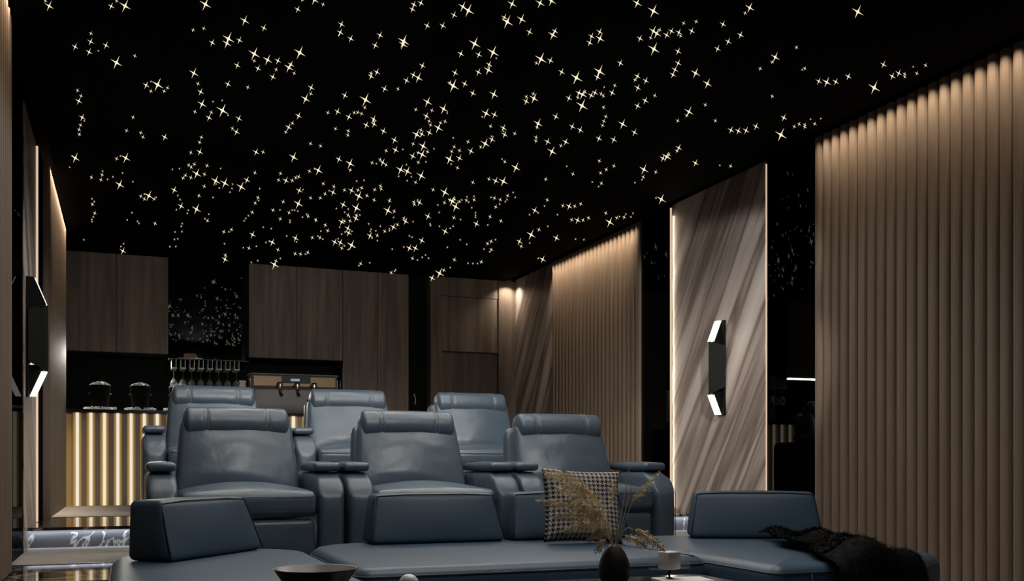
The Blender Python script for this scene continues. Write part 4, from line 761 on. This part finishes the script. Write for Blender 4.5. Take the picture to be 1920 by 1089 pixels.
# dried grass
FW = Vector((math.sin(YAW), math.cos(YAW), 0)); RT = Vector((math.cos(YAW), -math.sin(YAW), 0)); UP = Vector((0, 0, 1))
t = thing('dried_grass', 'spray of dried pampas grass and straw stems in the dark vase', 'dried grass', (VX, VY, TZ + 0.10))
rnd = random.Random(11)
def bez(p0, p1, p2, n=16): return [p0 * (1-k/n)**2 + p1 * 2*(k/n)*(1-k/n) + p2 * (k/n)**2 for k in range(n + 1)]
def V(a, b, d=0): return RT * a + UP * b + FW * d
def plume(pts, L, w_, nn, name='plume', m='grass', hang=0.5):
    bm = bmesh.new(); n = len(pts)
    for q in range(nn):
        k = rnd.uniform(0, n - 1.001); i = int(k); p = pts[i].lerp(pts[i+1], k - i); d = (pts[i+1] - pts[i]).normalized()
        env = math.sin(math.pi * min(0.97, 0.08 + 0.9 * k / (n - 1))) ** 0.6
        side = Vector((rnd.gauss(0, 1), rnd.gauss(0, 1), rnd.gauss(0, 1))).normalized()
        dd = (d * 1.0 + side * 1.0 - UP * hang).normalized(); l = L * env * rnd.uniform(0.5, 1.1)
        wv = dd.cross(side).normalized() * w_ ; mid = p + dd * l * 0.55 + side * 0.002; end = p + dd * l - UP * l * 0.25
        a = [bm.verts.new(x) for x in (p - wv*0.4, p + wv*0.4, mid + wv, end, mid - wv)]; bm.faces.new(a)
    return obj(name, bm, M_[m], t)
root = Vector((0, 0, -0.02))
stems = [  # tip targets: right, up, away
    (V(-0.04, 0.14), V(-0.20, 0.215, -0.01), 0.055, 1), (V(-0.03, 0.13), V(-0.215, 0.13, 0.0), 0.050, 1), (V(-0.02, 0.12, .02), V(-0.17, 0.085, -0.02), 0.048, 1),
    (V(-0.05, 0.15), V(-0.155, 0.165, 0.03), 0.055, 1), (V(-0.03, 0.10), V(-0.14, 0.045, 0.01), 0.045, 1), (V(-0.01, 0.11), V(-0.10, 0.12, -0.03), 0.045, 1), (V(-0.01, 0.09), V(-0.075, 0.02, -0.02), 0.035, 1),
    (V(-0.06, 0.24), V(-0.19, 0.20, 0.02), 0.050, 1), (V(-0.02, 0.16, 0.0), V(-0.11, 0.17, 0.0), 0.05, 1)]
for mid, tip, L, _ in stems:
    pts = bez(root, mid, tip, 20); bm = bmesh.new(); tube(bm, pts[:14], 0.0010, 5, r1=0.0007); obj('stem', bm, M_['straw'], t)
    plume(pts[7:], L * 0.7, 0.00045, 480)
# slim single spikelets
for a, b, c, w0 in ((V(0.05, 0.13), V(0.075, 0.150), V(0.125, 0.208), 260), (V(0.06, 0.05), V(0.085, 0.035), V(0.140, -0.010), 300), (V(0.03, 0.03), V(0.05, 0.027), V(0.088, 0.002), 200),
                 (V(-0.008, 0.11), V(-0.006, 0.15), V(-0.004, 0.185), 120), (V(-0.02, 0.02), V(-0.035, 0.02), V(-0.05, -0.015), 90)):
    plume(bez(a, b, c, 12), 0.024, 0.0009, w0, 'spikelet', 'grass', 0.0)
for tip in (V(0.042, 0.222), V(0.058, 0.208), V(0.012, 0.10), V(-0.012, 0.08), V(0.030, -0.022 + 0.02)):
    bm = bmesh.new(); tube(bm, bez(root, root.lerp(tip, 0.5) + V(0.003, 0.01), tip, 8), 0.0017, 5, r1=0.0012); obj('stem', bm, M_['straw'], t)
for p0, p1, p2 in ((root, V(0.025, 0.075), V(0.052, 0.048)), (root, V(0.02, 0.05), V(0.033, 0.029)), (root, V(0.03, 0.08), V(0.053, 0.132))):
    bm = bmesh.new(); tube(bm, bez(p0, p1, p2, 10), 0.0009, 5); obj('stem', bm, M_['straw'], t)

# ------------------------------------------------------------------ out of view: screen with added glow, added lamp and spots
t = thing('cinema_screen', 'wide unseen cinema screen on the front wall, its glow added as fill', 'screen', (1.9, -3.49, 0))
obj('frame', nb((-1.85, 1.85, 0.0, 0.03, 0.65, 2.75)), M_['black'], t); obj('screen_surface', nb((-1.8, 1.8, 0.031, 0.034, 0.7, 2.7)), M_['screen'], t)
t = thing('added_ceiling_lamp', 'flat rectangular lamp added above the lounge as unseen fill light', 'ceiling light', (1.75, 3.05, ZC))
obj('frame', nb((-1.23, 1.23, -0.33, 0.33, -0.02, -0.0005)), M_['black'], t); obj('skirt', nb((-1.25, 1.25, -0.35, -0.335, -0.11, -0.0005), (-1.25, 1.25, 0.335, 0.35, -0.11, -0.0005), (-1.25, -1.235, -0.335, 0.335, -0.11, -0.0005), (1.235, 1.25, -0.335, 0.335, -0.11, -0.0005)), M_['black'], t); obj('diffuser', nb((-1.2, 1.2, -0.3, 0.3, -0.026, -0.0205)), M_['diff'], t)  # body of the added lamp; skirt keeps its glow out of the niche mirror
for i, (L_, T_, p_, a_) in enumerate(FILL_SPOTS):
    t = thing('added_spotlight', 'unseen black spotlight added to brighten the seats and back of the room', 'ceiling light', (L_[0], L_[1], ZC), 0, 'added black ceiling spotlights')
    bm = bmesh.new(); tube(bm, [(0, 0, 0), (0, 0, -0.21)], 0.008, 8); obj('stem', bm, M_['black'], t)
    d = (Vector(T_) - Vector(L_)).normalized(); c = Vector((0, 0, -0.25))
    bm = bmesh.new(); tube(bm, [c - d * 0.12, c - d * 0.07], 0.035, 16); obj('head', bm, M_['black'], t)
